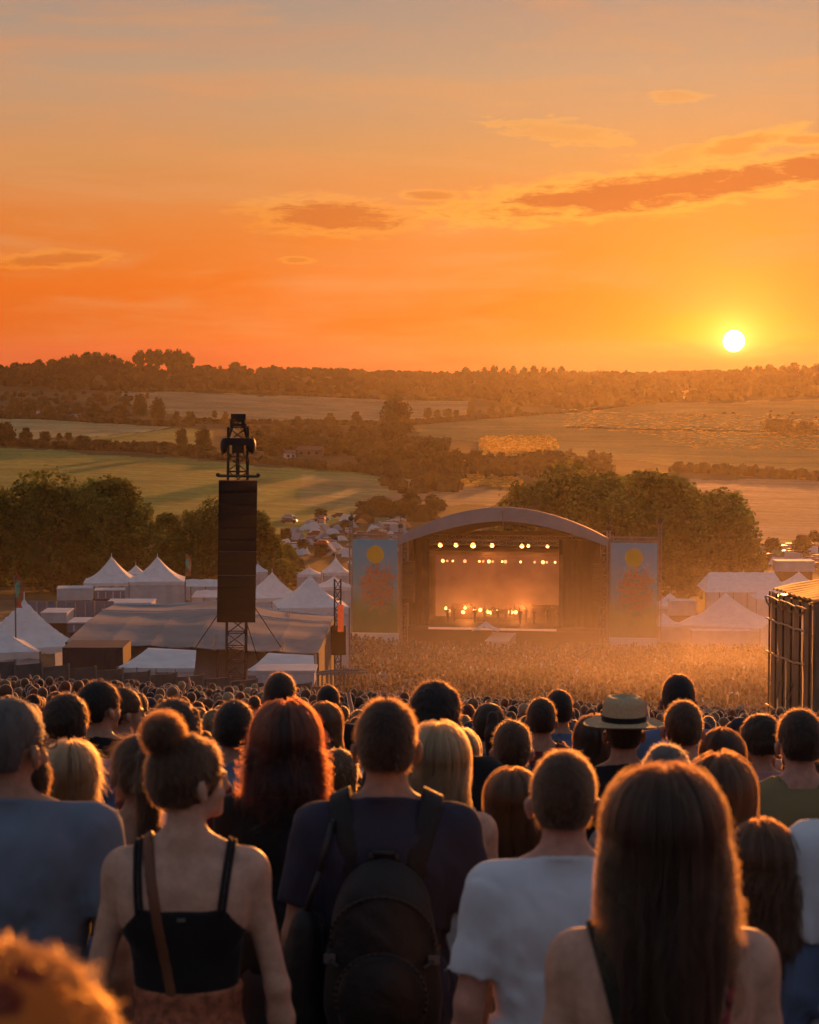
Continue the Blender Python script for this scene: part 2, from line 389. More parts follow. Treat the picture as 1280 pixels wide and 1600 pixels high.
# ------------------------------------------------------------------ haze
def volume_box(name, lo, hi, col, dens, g, noise=None):
    b = MB(); c = [(lo[i] + hi[i]) / 2 for i in range(3)]; b.box(c, [hi[i] - lo[i] for i in range(3)])
    m = bpy.data.materials.new(name); m.use_nodes = True; t = NT(m.node_tree)
    out = t.n('ShaderNodeOutputMaterial'); v = t.n('ShaderNodeVolumePrincipled')
    t.put(v.inputs['Color'], col); v.inputs['Density'].default_value = dens; v.inputs['Anisotropy'].default_value = g
    if noise: t.put(v.inputs['Density'], noise(t))
    t.t.links.new(v.outputs[0], out.inputs['Volume'])
    return b.build(name, m)
hz = volume_box('haze', (-1100, -130, -60), (1100, 2700, 48), (0.96, 0.88, 0.80), 0.000026, 0.80); tag(hz, kind='stuff')

# ------------------------------------------------------------------ trees, hedges, woods
LEAF = mat('leaves', (0.055, 0.062, 0.016), 0.8, 0.35, 0.5, translucent=0.55, attr='col', spec=0.1)
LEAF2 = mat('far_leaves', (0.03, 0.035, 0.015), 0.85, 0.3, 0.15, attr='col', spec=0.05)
BARK = mat('bark', (0.05, 0.035, 0.024), 0.9, 0.3, 6, bump=0.4, bscale=20)
ICO_V = None
def lump(c, r, seed, nu=9, nv=6, amp=0.18):
    q = np.random.default_rng(seed); vs = []; fs = []
    for j in range(nv + 1):
        th = math.pi * j / nv
        for i in range(nu):
            ph = 2 * math.pi * i / nu; k = 1 + amp * (q.random() - .5) * 2 if 0 < j < nv else 1
            vs.append((c[0] + r[0] * k * math.sin(th) * math.cos(ph), c[1] + r[1] * k * math.sin(th) * math.sin(ph), c[2] + r[2] * k * math.cos(th)))
    for j in range(nv):
        for i in range(nu): fs.append((j * nu + i, (j + 1) * nu + i, (j + 1) * nu + (i + 1) % nu, j * nu + (i + 1) % nu))
    return np.array(vs), np.array(fs)
def cards(pts, nrm, size, q, jit=0.7):
    n = len(pts); nn = nrm + q.normal(0, jit, (n, 3)); nn /= np.linalg.norm(nn, axis=1)[:, None]
    r = q.normal(0, 1, (n, 3)); u = np.cross(nn, r); u /= np.linalg.norm(u, axis=1)[:, None]; w = np.cross(nn, u)
    s = (size * q.uniform(0.5, 1.3, n))[:, None]; k = q.uniform(0.45, 1, n)[:, None]
    v = np.stack([pts + u * s, pts + w * s * k * .8, pts - u * s * .9, pts - w * s * k], 1).reshape(-1, 3)
    return v, np.arange(4 * n).reshape(n, 4)
def crown_mesh(name, w, h, nb, ncard, size, seed, tone, base=0.12, shape='round', core=0.72, spread=.5):
    """foliage clumps spread through a crown w wide, h high, bottom at z=0"""
    q = np.random.default_rng(seed); V = []; Fq = []; Cc = []; off = 0; blobs = []
    for i in range(nb):
        t = (i + .5) / nb; zz = base + (1 - base) * t * .86
        prof = {'round': math.sin(math.pi * min(1, (0.18 + 0.76 * t))) ** .7, 'cone': max(.12, 1.05 - t) ** .8, 'flat': 1.0 if t < .7 else .7, 'col': .8 - .5 * t ** 3}[shape]
        a = q.uniform(0, 2 * math.pi); rr = q.uniform(0.15, 1) ** .6 * prof * w / 2 * (1 - spread * .55)
        br = w * q.uniform(.13, .23) * (0.6 + .5 * prof)
        blobs.append((rr * math.cos(a), rr * math.sin(a), zz * h, br, br * q.uniform(.75, 1.1)))
    tot = sum(b[3] ** 2 for b in blobs)
    for i, (x, y, z, r, rz) in enumerate(blobs):
        ton = np.array(tone) * q.uniform(.65, 1.4) * np.array([q.uniform(.85, 1.2), 1, q.uniform(.8, 1.2)])
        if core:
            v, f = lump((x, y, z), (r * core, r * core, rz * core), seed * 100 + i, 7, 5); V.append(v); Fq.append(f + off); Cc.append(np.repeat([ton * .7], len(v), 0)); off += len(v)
        n = int(ncard * r * r / tot); d = q.normal(0, 1, (n, 3)); d /= np.linalg.norm(d, axis=1)[:, None]
        pts = np.array([x, y, z]) + d * np.array([r, r, rz]) * q.uniform(.7, 1.25, n)[:, None]
        v, f = cards(pts, d, size, q); V.append(v); Fq.append(f + off); Cc.append(np.repeat(ton[None] * q.uniform(.7, 1.3, n)[:, None], 4, 0)); off += len(v)
    return mesh_np(name, np.concatenate(V), np.concatenate(Fq), False, np.concatenate(Cc))
def trunk_mesh(h, r, seed, limbs=5, spread=2.0):
    q = random.Random(seed); b = MB(); b.beam((0, 0, -.6), (q.uniform(-.2, .2), 0, h), r, 7, r * .45)
    for i in range(limbs):
        a = q.uniform(0, 6.28); z0 = h * q.uniform(.45, .9)
        b.beam((0, 0, z0), (math.cos(a) * spread * q.uniform(.6, 1), math.sin(a) * spread * q.uniform(.6, 1), z0 + h * q.uniform(.25, .5)), r * .45, 5, r * .15)
    return b.mesh('trunk')
TREES = []
def tree(px, y_base, w_px, h_px, kind, d=None, name='tree', label=None, group=None, trunk_frac=0.12, rz=None):
    """w_px, h_px: size in the photograph at its distance"""
    if d is None: p, d = ground_at(px, y_base)
    else: p = G(px, d)
    me, tr, (mw, mh, th) = kind
    sx = w_px * d / F_PX / mw; sz = h_px * d / F_PX / (mh + th)
    r = empty(name, p, random.uniform(0, 6.28) if rz is None else rz, label, 'tree', group); r.scale = (sx, sx, sz)
    link('crown', me, None, r, (0, 0, th)); link('trunk', tr, None, r)
    TREES.append((r, px, d)); return r
def kindof(name, w, h, nb, nc, size, seed, tone, shape, th, tr, m=LEAF, core=.48, **kw):
    me = crown_mesh(name, w, h, nb, nc, size, seed, tone, shape=shape, core=core, **kw); me.materials.append(m)
    t_ = trunk_mesh(th + h * .45, tr, seed, 5, w * .28); t_.materials.append(BARK)
    return me, t_, (w, h, th)
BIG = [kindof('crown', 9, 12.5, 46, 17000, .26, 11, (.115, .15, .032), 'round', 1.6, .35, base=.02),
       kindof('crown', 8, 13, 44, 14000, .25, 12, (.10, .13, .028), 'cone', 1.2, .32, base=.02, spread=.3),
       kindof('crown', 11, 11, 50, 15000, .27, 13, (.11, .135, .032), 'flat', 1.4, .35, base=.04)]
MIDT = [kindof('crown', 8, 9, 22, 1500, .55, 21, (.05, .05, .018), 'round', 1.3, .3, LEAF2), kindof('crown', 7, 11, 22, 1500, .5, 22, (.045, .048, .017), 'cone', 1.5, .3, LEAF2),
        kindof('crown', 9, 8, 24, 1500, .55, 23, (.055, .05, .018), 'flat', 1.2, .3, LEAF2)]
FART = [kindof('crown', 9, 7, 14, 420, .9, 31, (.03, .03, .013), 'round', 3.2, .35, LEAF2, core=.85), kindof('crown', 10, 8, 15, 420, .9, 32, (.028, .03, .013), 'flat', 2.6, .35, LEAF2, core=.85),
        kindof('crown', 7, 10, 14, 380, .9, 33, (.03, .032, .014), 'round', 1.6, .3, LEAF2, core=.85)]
q = random.Random(5)
# near trees on the left, beyond the white tents
for (px, yb, w, h, k, d, lab) in [(-22, 930, 120, 180, 0, 262, 'dark leafy tree cut by the left edge of the photo'), (80, 930, 175, 180, 2, 262, 'broad leafy green tree, largest of those behind the feather flag'),
        (165, 925, 165, 186, 0, 275, 'tall pointed-topped green tree directly behind the two white pagoda tents'), (258, 915, 100, 125, 1, 292, 'smaller green tree between the pagoda tents and the speaker tower'),
        (322, 905, 110, 132, 2, 305, 'hazy green tree just left of the black speaker tower'), (405, 905, 110, 142, 1, 300, 'hazy green tree just right of the black speaker tower'),
        (448, 900, 36, 70, 0, 330, 'small hazy round tree right of the speaker tower, above the pale tents')]:
    tree(px, yb, w, h, BIG[k], d, 'leafy_tree', lab, 'trees standing behind the festival tents')
for (px, yb, w, h, k, d, lab) in [(862, 905, 185, 198, 2, 330, 'broad tree rising behind the left half of the stage roof'), (945, 910, 175, 212, 0, 318, 'leafy tree above the right end of the stage roof'),
        (1040, 925, 185, 232, 0, 300, 'tall broad tree with visible forked trunk right of the stage'), (1130, 905, 150, 185, 0, 320, 'round-topped tree at right end of the group behind the stage'),
        (1000, 910, 140, 208, 1, 335, 'pointed tree between the two tallest trees right of the stage')]:
    tree(px, yb, w, h, BIG[k], d, 'leafy_tree', lab, 'trees standing behind the stage')
# scattered trees: (px, y_base, w, h)
mids = [(8, 700, 30, 42), (40, 695, 26, 28), (68, 697, 22, 24), (92, 690, 14, 14), (107, 690, 14, 15), (128, 700, 30, 20), (160, 700, 40, 14), (218, 656, 22, 42), (247, 662, 28, 40), (197, 640, 18, 26), (276, 664, 14, 22),
        (296, 668, 18, 26), (284, 702, 22, 34), (318, 706, 30, 38), (335, 655, 10, 14), (516, 668, 22, 24), (557, 668, 24, 26), (487, 664, 10, 10), (352, 664, 16, 22), (465, 662, 12, 12), (617, 700, 62, 82),
        (668, 656, 16, 20), (684, 656, 14, 16), (700, 654, 18, 16), (714, 655, 12, 15), (735, 652, 14, 24), (750, 654, 12, 14), (768, 652, 18, 24), (790, 650, 22, 32), (810, 652, 14, 18),
        (640, 730, 60, 50), (676, 742, 50, 60), (712, 745, 32, 44), (745, 742, 28, 40), (600, 735, 50, 38), (690, 764, 40, 30), (660, 762, 34, 26), (832, 735, 44, 30), (872, 738, 46, 34), (905, 740, 40, 24), (785, 748, 40, 30), (930, 742, 36, 22),
        (470, 706, 60, 34), (430, 712, 50, 30), (530, 712, 54, 34), (565, 716, 42, 34), (400, 700, 40, 28), (1220, 680, 60, 26), (1260, 684, 40, 26),
        (20, 650, 30, 20), (46, 648, 26, 26), (75, 650, 24, 18), (100, 650, 22, 20), (120, 652, 24, 22), (150, 655, 30, 26), (180, 655, 26, 22),
        (595, 810, 50, 34), (640, 812, 60, 44), (675, 806, 40, 34), (500, 812, 24, 18), (540, 828, 22, 16),
        (1175, 868, 30, 30), (1210, 866, 34, 26), (1255, 868, 40, 34), (1275, 850, 30, 22), (1150, 872, 24, 22), (820, 800, 50, 40), (1195, 880, 24, 16), (470, 862, 22, 20), (500, 872, 30, 22), (445, 850, 22, 26), (520, 850, 20, 16)]
MM = []
for (px, yb, w, h) in mids:
    k = q.choice(MIDT if h < 60 else MIDT[:1]); MM.append((tree(px, yb, w, h, k, None, 'field_tree'), px, yb, w, h))
MM.sort(key=lambda a: a[1])
rowsM = {}
for r, px, yb, w, h in MM:
    area = 'by the far left tan field' if px < 300 and yb < 680 else 'on the hedge line over the green field' if px < 440 and yb < 730 else 'around the far farm buildings' if px < 620 and yb < 730 else 'between the campsite and the pale tents' if px < 560 else \
        'in the valley just above the stage roof' if px < 900 and yb > 725 and yb < 830 else 'along the far strip field past mid valley' if px < 900 else 'low by the right campsite' if yb > 800 else 'on the wide hazy right hand field'
    if (px, yb) == (617, 700): r['label'] = 'tallest dark tree standing alone in the middle of the valley'; continue
    rowsM.setdefault(area, []).append(r)
    r['group'] = 'trees scattered over the valley'
for area, L in rowsM.items():
    for i, r in enumerate(L): r['label'] = ('%s of the small dark trees %s' % (nth(i, len(L)), area)) if len(L) > 1 else 'small dark tree ' + area
# trees on the skyline
RID = [(60, 568, 18, 12), (80, 568, 20, 13), (100, 566, 22, 16), (118, 566, 24, 20), (134, 564, 26, 24), (152, 565, 26, 24), (170, 566, 26, 22), (186, 570, 20, 16), (202, 572, 20, 12),
       (220, 572, 20, 28), (234, 572, 20, 30), (248, 572, 22, 30), (264, 572, 22, 30), (280, 573, 22, 30), (293, 574, 18, 26), (344, 575, 7, 8), (327, 575, 6, 6), (366, 576, 22, 14),
       (727, 584, 14, 12), (758, 584, 11, 12), (773, 584, 13, 14), (786, 584, 11, 11), (801, 584, 13, 14), (819, 584, 11, 12), (834, 585, 13, 14), (850, 585, 11, 12), (864, 585, 10, 11), (878, 585, 13, 13),
       (1168, 582, 16, 14), (1186, 582, 16, 14), (1204, 580, 18, 16), (1222, 580, 16, 14), (1240, 580, 20, 17), (1258, 581, 16, 13), (1276, 580, 18, 15), (1100, 583, 14, 9), (1120, 583, 14, 10), (1140, 583, 14, 9), (1065, 584, 14, 8), (1082, 584, 12, 8)]
groups = {}
for (px, yb, w, h) in RID:
    r = tree(px, yb, w * 1.15, h + (8 if 700 < px < 900 else 5), q.choice(FART[:2]), 1850 + q.uniform(-8, 20), 'ridge_tree')
    g = 'wooded knoll at far left' if px < 210 else 'tall clump beside the knoll' if px < 300 else 'small trees right of the clump' if px < 400 else 'spaced row above the stage' if px < 900 else 'ragged treeline under the sun' if px < 1150 else 'treeline right of the sun'
    groups.setdefault(g, []).append(r); r['group'] = 'trees on the skyline ridge'
for g, L in groups.items():
    for i, r in enumerate(L): r['label'] = '%s skyline tree of the %s' % (nth(i, len(L)), g)
# woods: crowns that read as one mass
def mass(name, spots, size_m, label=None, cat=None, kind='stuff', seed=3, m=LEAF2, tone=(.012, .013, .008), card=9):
    qq = np.random.default_rng(seed); V = []; Fq = []; Cc = []; off = 0
    for (x, y, z, r, h) in spots:
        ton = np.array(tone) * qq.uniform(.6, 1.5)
        v, f = lump((x, y, z + h * .45), (r, r, h * .55), int(qq.integers(1e6)), 7, 5, .25); V.append(v); Fq.append(f + off); off += len(v); Cc.append(np.repeat([ton], len(v), 0))
        if card:
            d = qq.normal(0, 1, (card, 3)); d[:, 2] = np.abs(d[:, 2]); d /= np.linalg.norm(d, axis=1)[:, None]
            v, f = cards(np.array([x, y, z + h * .45]) + d * [r, r, h * .58], d, r * .35, qq); V.append(v); Fq.append(f + off); off += len(v); Cc.append(np.repeat(ton[None] * qq.uniform(.6, 1.6, card)[:, None], 4, 0))
    o = link(name, mesh_np(name, np.concatenate(V), np.concatenate(Fq), False, np.concatenate(Cc)), m)
    return tag(o, label, cat, None, kind)
sp = []
for _ in range(2600):
    px = q.uniform(-350, 1700); yb = q.uniform(577, 640)
    lim = np.interp(px, [-350, 0, 200, 330, 450, 700, 800, 900, 1000, 1280, 1700], [606, 606, 612, 610, 615, 622, 634, 640, 632, 622, 622])
    if yb > lim: continue
    if 1040 < px < 1105 and 612 < yb < 624: continue
    p, d = ground_at(px, yb)
    if d < 1000: continue
    r = q.uniform(3.5, 6); sp.append((p.x, p.y, p.z - 1, r, q.uniform(6, 9.5)))
for _ in range(900):                                     # the lip of the ridge
    px = q.uniform(-400, 1700); d = q.uniform(1840, 1900); p = G(px, d); sp.append((p.x, d, p.z - 1.5, q.uniform(3, 5), q.uniform(1.2, 1.9) + (2.5 if px > 1150 or 60 < px < 210 else 0)))
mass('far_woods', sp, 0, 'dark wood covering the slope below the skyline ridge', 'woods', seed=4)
sp = []
for (x0, x1, y0, y1, n_, hh) in [(-100, 230, 612, 655, 120, 6), (0, 210, 640, 656, 60, 5), (380, 600, 670, 712, 190, 7), (560, 700, 690, 745, 160, 7), (690, 960, 716, 748, 170, 6), (600, 720, 745, 772, 60, 6), (820, 900, 706, 722, 30, 4), (560, 690, 790, 818, 60, 5), (1100, 1280, 640, 655, 12, 3), (250, 330, 655, 668, 20, 5)]:
    for _ in range(n_):
        px = q.uniform(x0, x1); yb = q.uniform(y0, y1); p, d = ground_at(px, yb)
        sp.append((p.x, p.y, p.z - .6, q.uniform(.22, .5) * hh, q.uniform(.3, .8) * hh))
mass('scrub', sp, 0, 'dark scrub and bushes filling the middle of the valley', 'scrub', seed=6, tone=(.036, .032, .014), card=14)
def hedge(pts, hgt, label, wid=2.0, step=.55):
    sp = []
    for a, b in zip(pts[:-1], pts[1:]):
        pa, da = ground_at(*a); pb, db = ground_at(*b); L = (pb - pa).length; n_ = max(3, int(L / (wid * step)))
        for i in range(n_):
            p = pa.lerp(pb, (i + q.random()) / n_); p.z = float(gz(p.x, p.y)); h = hgt * q.uniform(.7, 1.3); sp.append((p.x + q.uniform(-.6, .6), p.y + q.uniform(-1, 1), p.z - .3, wid * q.uniform(.7, 1.2), h))
    o = mass('hedge', sp, 0, label, 'hedge', None, seed=int(pts[0][0]) % 97 + 5, tone=(.034, .032, .013), card=10); o['group'] = 'hedges dividing the fields'; return o
hedge([(-200, 684), (60, 700), (210, 706), (345, 719), (450, 728), (590, 740)], 3.0, 'long dark hedge along the top of the green field')
hedge([(-60, 653), (60, 655), (160, 661), (270, 667)], 3.0, 'hedge above the tan field at far left')
hedge([(205, 611), (330, 613), (470, 619), (735, 626)], 2.5, 'hedge under the far left wood above the pale strip field')
hedge([(300, 662), (450, 664), (600, 664), (735, 656), (825, 650)], 2.8, 'hedge between pale strip field and the valley trees')
hedge([(640, 664), (760, 654), (900, 644), (1000, 632)], 1.6, 'hedge along upper left edge of the wide right field')
hedge([(1050, 738), (1120, 740), (1290, 752), (1500, 756)], 4.0, 'dark hedge between the right field and the pale stubble field')
hedge([(150, 697), (230, 697), (330, 705)], 2.2, 'short hedge round the small bright green field')
hedge([(890, 668), (1010, 672), (1290, 676)], .9, 'thin broken hedge crossing the wide right field')
for (x0, x1, yb, lab) in [(-40, 60, 930, 'low bushes at the foot of the left edge trees'), (60, 220, 925, 'low bushes behind the two white pagoda tents'), (225, 460, 905, 'bushes either side of speaker tower behind the tents')]:
    hedge([(x0, yb - 12), (x1, yb - 14)], 3.2, lab, 1.5, .4)

def glowgrass(poly, n_, hgt, label, seed):  # translucent golden cards, added so the sunlit patches glow
    qq = np.random.default_rng(seed); xs_ = [p[0] for p in poly]; ys_ = [p[1] for p in poly]; P0 = []
    while len(P0) < n_:
        px, py = qq.uniform(min(xs_), max(xs_)), qq.uniform(min(ys_), max(ys_))
        if inpoly(np.array([px]), np.array([py + 2 * math.sin(px / 7)]), poly)[0]: P0.append(tuple(ground_at(px, py)[0]))
    P0 = np.array(P0); w_ = qq.uniform(.6, 2.2, n_); h_ = hgt * qq.uniform(.5, 1.2, n_); a = qq.normal(0, .4, n_)
    dx = np.stack([np.cos(a), np.sin(a), 0 * a], 1) * w_[:, None]; up = np.stack([qq.normal(0, .15, n_), qq.normal(0, .15, n_), h_], 1)
    v = np.stack([P0 - dx, P0 + dx, P0 + dx * .7 + up, P0 - dx * .6 + up * .8], 1).reshape(-1, 3); c_ = np.repeat(np.array([[.62, .42, .12]]) * qq.uniform(.5, 1.2, n_)[:, None], 4, 0)
    o = link('sunlit_grass_cards', mesh_np('sunlit_grass_cards', v, np.arange(4 * n_).reshape(n_, 4), False, c_), mat('backlit_grass', (.5, .4, .1), .9, .3, .3, attr='col', translucent=.85, spec=0)); tag(o, label, 'grass', None, 'stuff')
glowgrass([(752, 690), (770, 686), (862, 685), (872, 698), (846, 712), (752, 713)], 1800, 2.2, 'long dry grass glowing orange in mid valley above the stage', 1)
glowgrass([(1036, 614), (1108, 612), (1112, 621), (1032, 624)], 500, 1.4, 'thin strip of glowing grass under the ridge, left of the sun', 2)
glowgrass([(690, 726), (730, 720), (760, 742), (800, 738), (820, 762), (700, 758)], 700, .9, 'glowing grass among the valley bushes above the stage roof', 3)
glowgrass([(880, 640), (1280, 650), (1290, 704), (1080, 700), (1000, 676), (880, 668)], 1300, .35, 'low sunlit grass tufts on the wide right field', 4)
# ------------------------------------------------------------------ far farm, campsite
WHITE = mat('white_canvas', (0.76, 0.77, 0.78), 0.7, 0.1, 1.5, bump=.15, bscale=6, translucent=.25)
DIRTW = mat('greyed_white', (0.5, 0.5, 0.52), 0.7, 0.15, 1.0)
ROOFM = mat('dark_roof', (0.10, 0.06, 0.05), 0.8, 0.2, 1.0)
GLASS = mat('dark_glass', (0.02, 0.02, 0.025), 0.15, 0.05, 1.0, spec=.5)
def house(px, yb, w, h, d_m, m, label, rz=0.0, nwin=3):
    p, d = ground_at(px, yb); k = d / F_PX; W_, H_ = w * k, h * k; r = empty('farm_building', p, rz, label, 'building', 'far farm buildings')
    b = MB(); b.box((0, 0, H_ * .3), (W_, d_m, H_ * .6 + .6)); b.build('wall', m, r)
    b = MB(); e = .4; z0, z1 = H_ * .6 + .3, H_ * 1.0 + .3; x, y = W_ / 2 + e, d_m / 2 + e
    b.add([(-x, -y, z0), (x, -y, z0), (x, y, z0), (-x, y, z0), (-x, 0, z1), (x, 0, z1)], [(0, 1, 5, 4), (2, 3, 4, 5), (0, 4, 3), (1, 2, 5), (0, 3, 2, 1)]); b.build('roof', ROOFM, r)
    for i in range(nwin):
        b = MB(); b.box((-W_ / 2 + W_ * (i + .5) / nwin, -d_m / 2 - .03, H_ * .32), (1.1, .1, 1.2)); b.build('window', GLASS, r)
house(452, 716, 15, 12, 8, DIRTW, 'small pale walled farmhouse between dark valley trees', .2, 2)
house(485, 712, 36, 14, 10, mat('barn_wall', (.10, .085, .075), .8, .2, 2), 'long low barn with dark roof beside the pale farmhouse', -.1, 3)
house(28, 644, 22, 8, 9, WHITE, 'low pale far building at left among trees', 0, 2)
house(118, 652, 16, 7, 8, DIRTW, 'tiny pale building by the far left hedge', .2, 2)
# far campsite
CARP = [mat('car_' + n_, c_, 0.35, .05, 1, spec=.5) for n_, c_ in (('white', (.6, .6, .62)), ('silver', (.35, .36, .38)), ('dark', (.04, .045, .06)), ('blue', (.08, .12, .25)), ('red', (.3, .04, .03)))]
TENTP = [mat('tent_' + n_, c_, 0.8, .1, 1, translucent=.2) for n_, c_ in (('white', (.6, .6, .6)), ('blue', (.18, .28, .42)), ('green', (.14, .2, .1)), ('grey', (.35, .36, .38)), ('orange', (.5, .22, .07)))]
TYRE = mat('tyre', (.02, .02, .02), .9)
def car_meshes():
    b = MB(); pr = [(-2.1, .35), (-2.1, .8), (-1.6, .95), (-1.1, 1.0), (-.65, 1.42), (.75, 1.45), (1.35, 1.02), (2.0, .9), (2.15, .6), (2.1, .35)]
    n_ = len(pr); vs = [(x, s * (.82 - (.14 if z > 1.2 else 0)), z) for s in (-1, 1) for x, z in pr]
    b.add(vs, [(i, (i + 1) % n_, n_ + (i + 1) % n_, n_ + i) for i in range(n_)] + [tuple(range(n_))[::-1], tuple(range(n_, 2 * n_))]); body = b.mesh('body')
    b = MB(); b.box((.05, 0, 1.2), (1.9, 1.52, .34)); gl = b.mesh('window'); gl.materials.append(GLASS)
    b = MB(); b.beam((0, -.1, 0), (0, .1, 0), .32, 12); wh = b.mesh('wheel'); wh.materials.append(TYRE)
    return body, gl, wh
CB, CG, CW = car_meshes(); CB.materials.append(CARP[0])
tm = MB(); tm.sheet(lambda u, v: ((u - .5) * 3.6, (v - .5) * 2.6, 1.5 * max(0, math.sin(math.pi * u)) ** .5 * max(0.02, math.sin(math.pi * v)) ** .5), 8, 6); TM = tm.mesh('camping_tent', True); TM.materials.append(TENTP[0])
tm = MB(); tm.add([(-1.6, -2, 0), (1.6, -2, 0), (1.6, 2, 0), (-1.6, 2, 0), (0, -2, 1.9), (0, 2, 1.9)], [(0, 1, 4), (1, 2, 5, 4), (2, 3, 5), (3, 0, 4, 5)]); TM2 = tm.mesh('camping_tent'); TM2.materials.append(TENTP[0])
camp = []
def camp_at(px, yb, what):
    p, d = ground_at(px, yb, 300.)
    for o_, x_ in camp:
        if (Vector(x_) - p).length < 4.2: return
    if what == 'car':
        ci = q.choice([0, 0, 1, 1, 2, 2, 3, 4]); r = empty('parked_car', p, q.choice([0, 1.57, 3.14]) + q.uniform(-.2, .2)); r['category'] = 'car'; r['c'] = ci
        link('body', CB, CARP[ci], r); link('window', CG, None, r)
        for sx in (-1.3, 1.35):
            for sy in (-.75, .75): link('wheel', CW, None, r, (sx, sy, .32))
    else:
        ci = q.choice([0, 0, 0, 1, 1, 2, 3, 3, 4]); r = link('camping_tent', q.choice([TM, TM2]), TENTP[ci], None, p, (0, 0, q.uniform(0, 3.1))); r['category'] = 'tent'; r['c'] = ci
        r.scale = [q.uniform(.6, 1.0)] * 3
    camp.append((r, tuple(p)))
for _ in range(150): camp_at(q.uniform(430, 640), q.uniform(808, 872), q.choice(['car', 'tent', 'tent']))
for _ in range(60): camp_at(q.uniform(1110, 1285), q.uniform(858, 890), q.choice(['car', 'car', 'tent']))
for _ in range(36): camp_at(q.uniform(0, 140), q.uniform(640, 650), 'car')
byk = {}
for r, p in camp:
    px = 640 + F_PX * p[0] / p[1]; zone = 'in the far car row at left' if p[1] > 800 else 'in the campsite left of the stage' if px < 800 else 'in the campsite right of the stage'
    cn_ = (['white', 'silver', 'dark', 'blue', 'red'] if r['category'] == 'car' else ['white', 'blue', 'green', 'grey', 'orange'])[r['c']]; del r['c']
    rowy = '' if p[1] > 800 else ('nearer ' if p[1] < 430 else 'farther ')
    byk.setdefault((cn_, r['category'], zone, rowy), []).append((px, r))
for (cn_, ct, zone, rowy), L in byk.items():
    L.sort(key=lambda a: a[0])
    for i, (_, r) in enumerate(L):
        r['label'] = ('%s of the %s%s %ss parked %s' if ct == 'car' else '%s of the %s%s camping %ss %s') % (nth(i, len(L)), rowy, cn_, ct, zone) if len(L) > 1 else 'only %s%s %s %s' % (rowy, cn_, ct if ct == 'car' else 'camping tent', zone)
        r['group'] = 'cars parked ' + zone[3:] if ct == 'car' else 'camping tents ' + zone

# ------------------------------------------------------------------ stage
METAL = mat('scaffold_metal', (0.22, 0.21, 0.20), 0.45, 0.15, 3, metal=.7)
DMETAL = mat('dark_metal', (0.02, 0.02, 0.022), 0.5, 0.15, 3, metal=.3)
BLACKC = mat('black_cloth', (0.014, 0.012, 0.012), 0.9, 0.25, 2)
ROOFC = mat('stage_roof_cloth', (0.30, 0.285, 0.30), 0.6, 0.12, .5, bump=.1, bscale=3)
DECK = mat('stage_deck', (0.05, 0.045, 0.04), 0.7, .2, 2)
def lamp_mat(name, c, s):
    return mat(name, (0.1, 0.1, 0.1), .5, 0, 1, emit=c, estr=s)
LAMPW = lamp_mat('lamp_glow', (1.0, 0.42, 0.10), 9); LAMPR = lamp_mat('lamp_glow_red', (1.0, 0.26, 0.10), 4); LAMPY = lamp_mat('lamp_glow_yellow', (1.0, 0.42, 0.09), 10)
SD_ = 229.0; sc = G(787, SD_); sc.z = zat(1014, SD_)
YAW = R(-9)
stage = empty('festival_stage', sc, YAW, 'large outdoor stage under a curved pale roof with black wings', 'stage')
HW = 11.25; ZT = 12.3
def arch(x): return 16.0 - 3.35 * (abs(x) / (HW + .5)) ** 1.9
def local(o): o.parent = stage; return o
b = MB(); N_ = 26
xs = [-(HW + .5) + (2 * HW + 1.0) * i / N_ for i in range(N_ + 1)]
lo = [arch(x) - 1.6 + .55 * (abs(x) / HW) ** 3 for x in xs]
for y0, y1 in ((-.2, .25),):
    vs = [(x, y, z) for x, zt, zb in zip(xs, [arch(x) for x in xs], lo) for y, z in ((y0, zt), (y0, zb), (y1, zt), (y1, zb))]
    fs = []
    for i in range(N_):
        a = i * 4; c = a + 4; fs += [(a, a + 1, c + 1, c), (a + 2, c + 2, c + 3, a + 3), (a, c, c + 2, a + 2), (a + 1, a + 3, c + 3, c + 1)]
    b.add(vs, fs)
b.build('roof_fascia', ROOFC, stage)
b = MB(); b.sheet(lambda u, v: (xs[int(round(u * N_))], .25 + v * 13, arch(xs[int(round(u * N_))]) - .03 - 2.4 * v + .1 * math.sin(v * 9)), N_, 8, .25); b.build('roof_skin', ROOFC, stage)
b = MB(); b.sheet(lambda u, v: (xs[int(round(u * N_))] * .97, .3 + v * 12.6, arch(xs[int(round(u * N_))]) - .5 - 2.4 * v), N_, 4); b.build('roof_lining', BLACKC, stage)
b = MB(); b.beam((0, -.32, 15.6), (0, -.32, 13.7), .06, 6); b.build('fascia_seam', METAL, stage)
for x in (-HW, HW):
    for y in (.4, 12.5):
        b = MB(); b.truss((x, y, 0), (x, y, ZT - .2), .75, 1.2, .06, .035); b.build('roof_tower', METAL, stage)
for x, w in ((-10.0, 2.6), (8.6, 5.0)):                     # black wing drapes in front
    b = MB(); b.sheet(lambda u, v: (x - w / 2 + u * w, 2.2 + .12 * math.sin(u * 26), .2 + v * 12.0), 26, 3); b.build('wing_drape', BLACKC, stage)
b = MB(); b.box((0, 12.9, 6.2), (23.6, .15, 12.4)); b.build('back_drape', BLACKC, stage)
for x in (-HW - .2, HW + .2):
    b = MB(); b.box((x, 6.6, 6.2), (.12, 12, 12.2)); b.build('side_drape', BLACKC, stage)
b = MB(); b.box((0, 6.5, 2.15), (22.4, 12.6, .3)); b.build('deck', DECK, stage)
b = MB(); b.box((0, .15, 1.0), (22.2, .1, 2.0)); b.build('deck_skirt', BLACKC, stage)
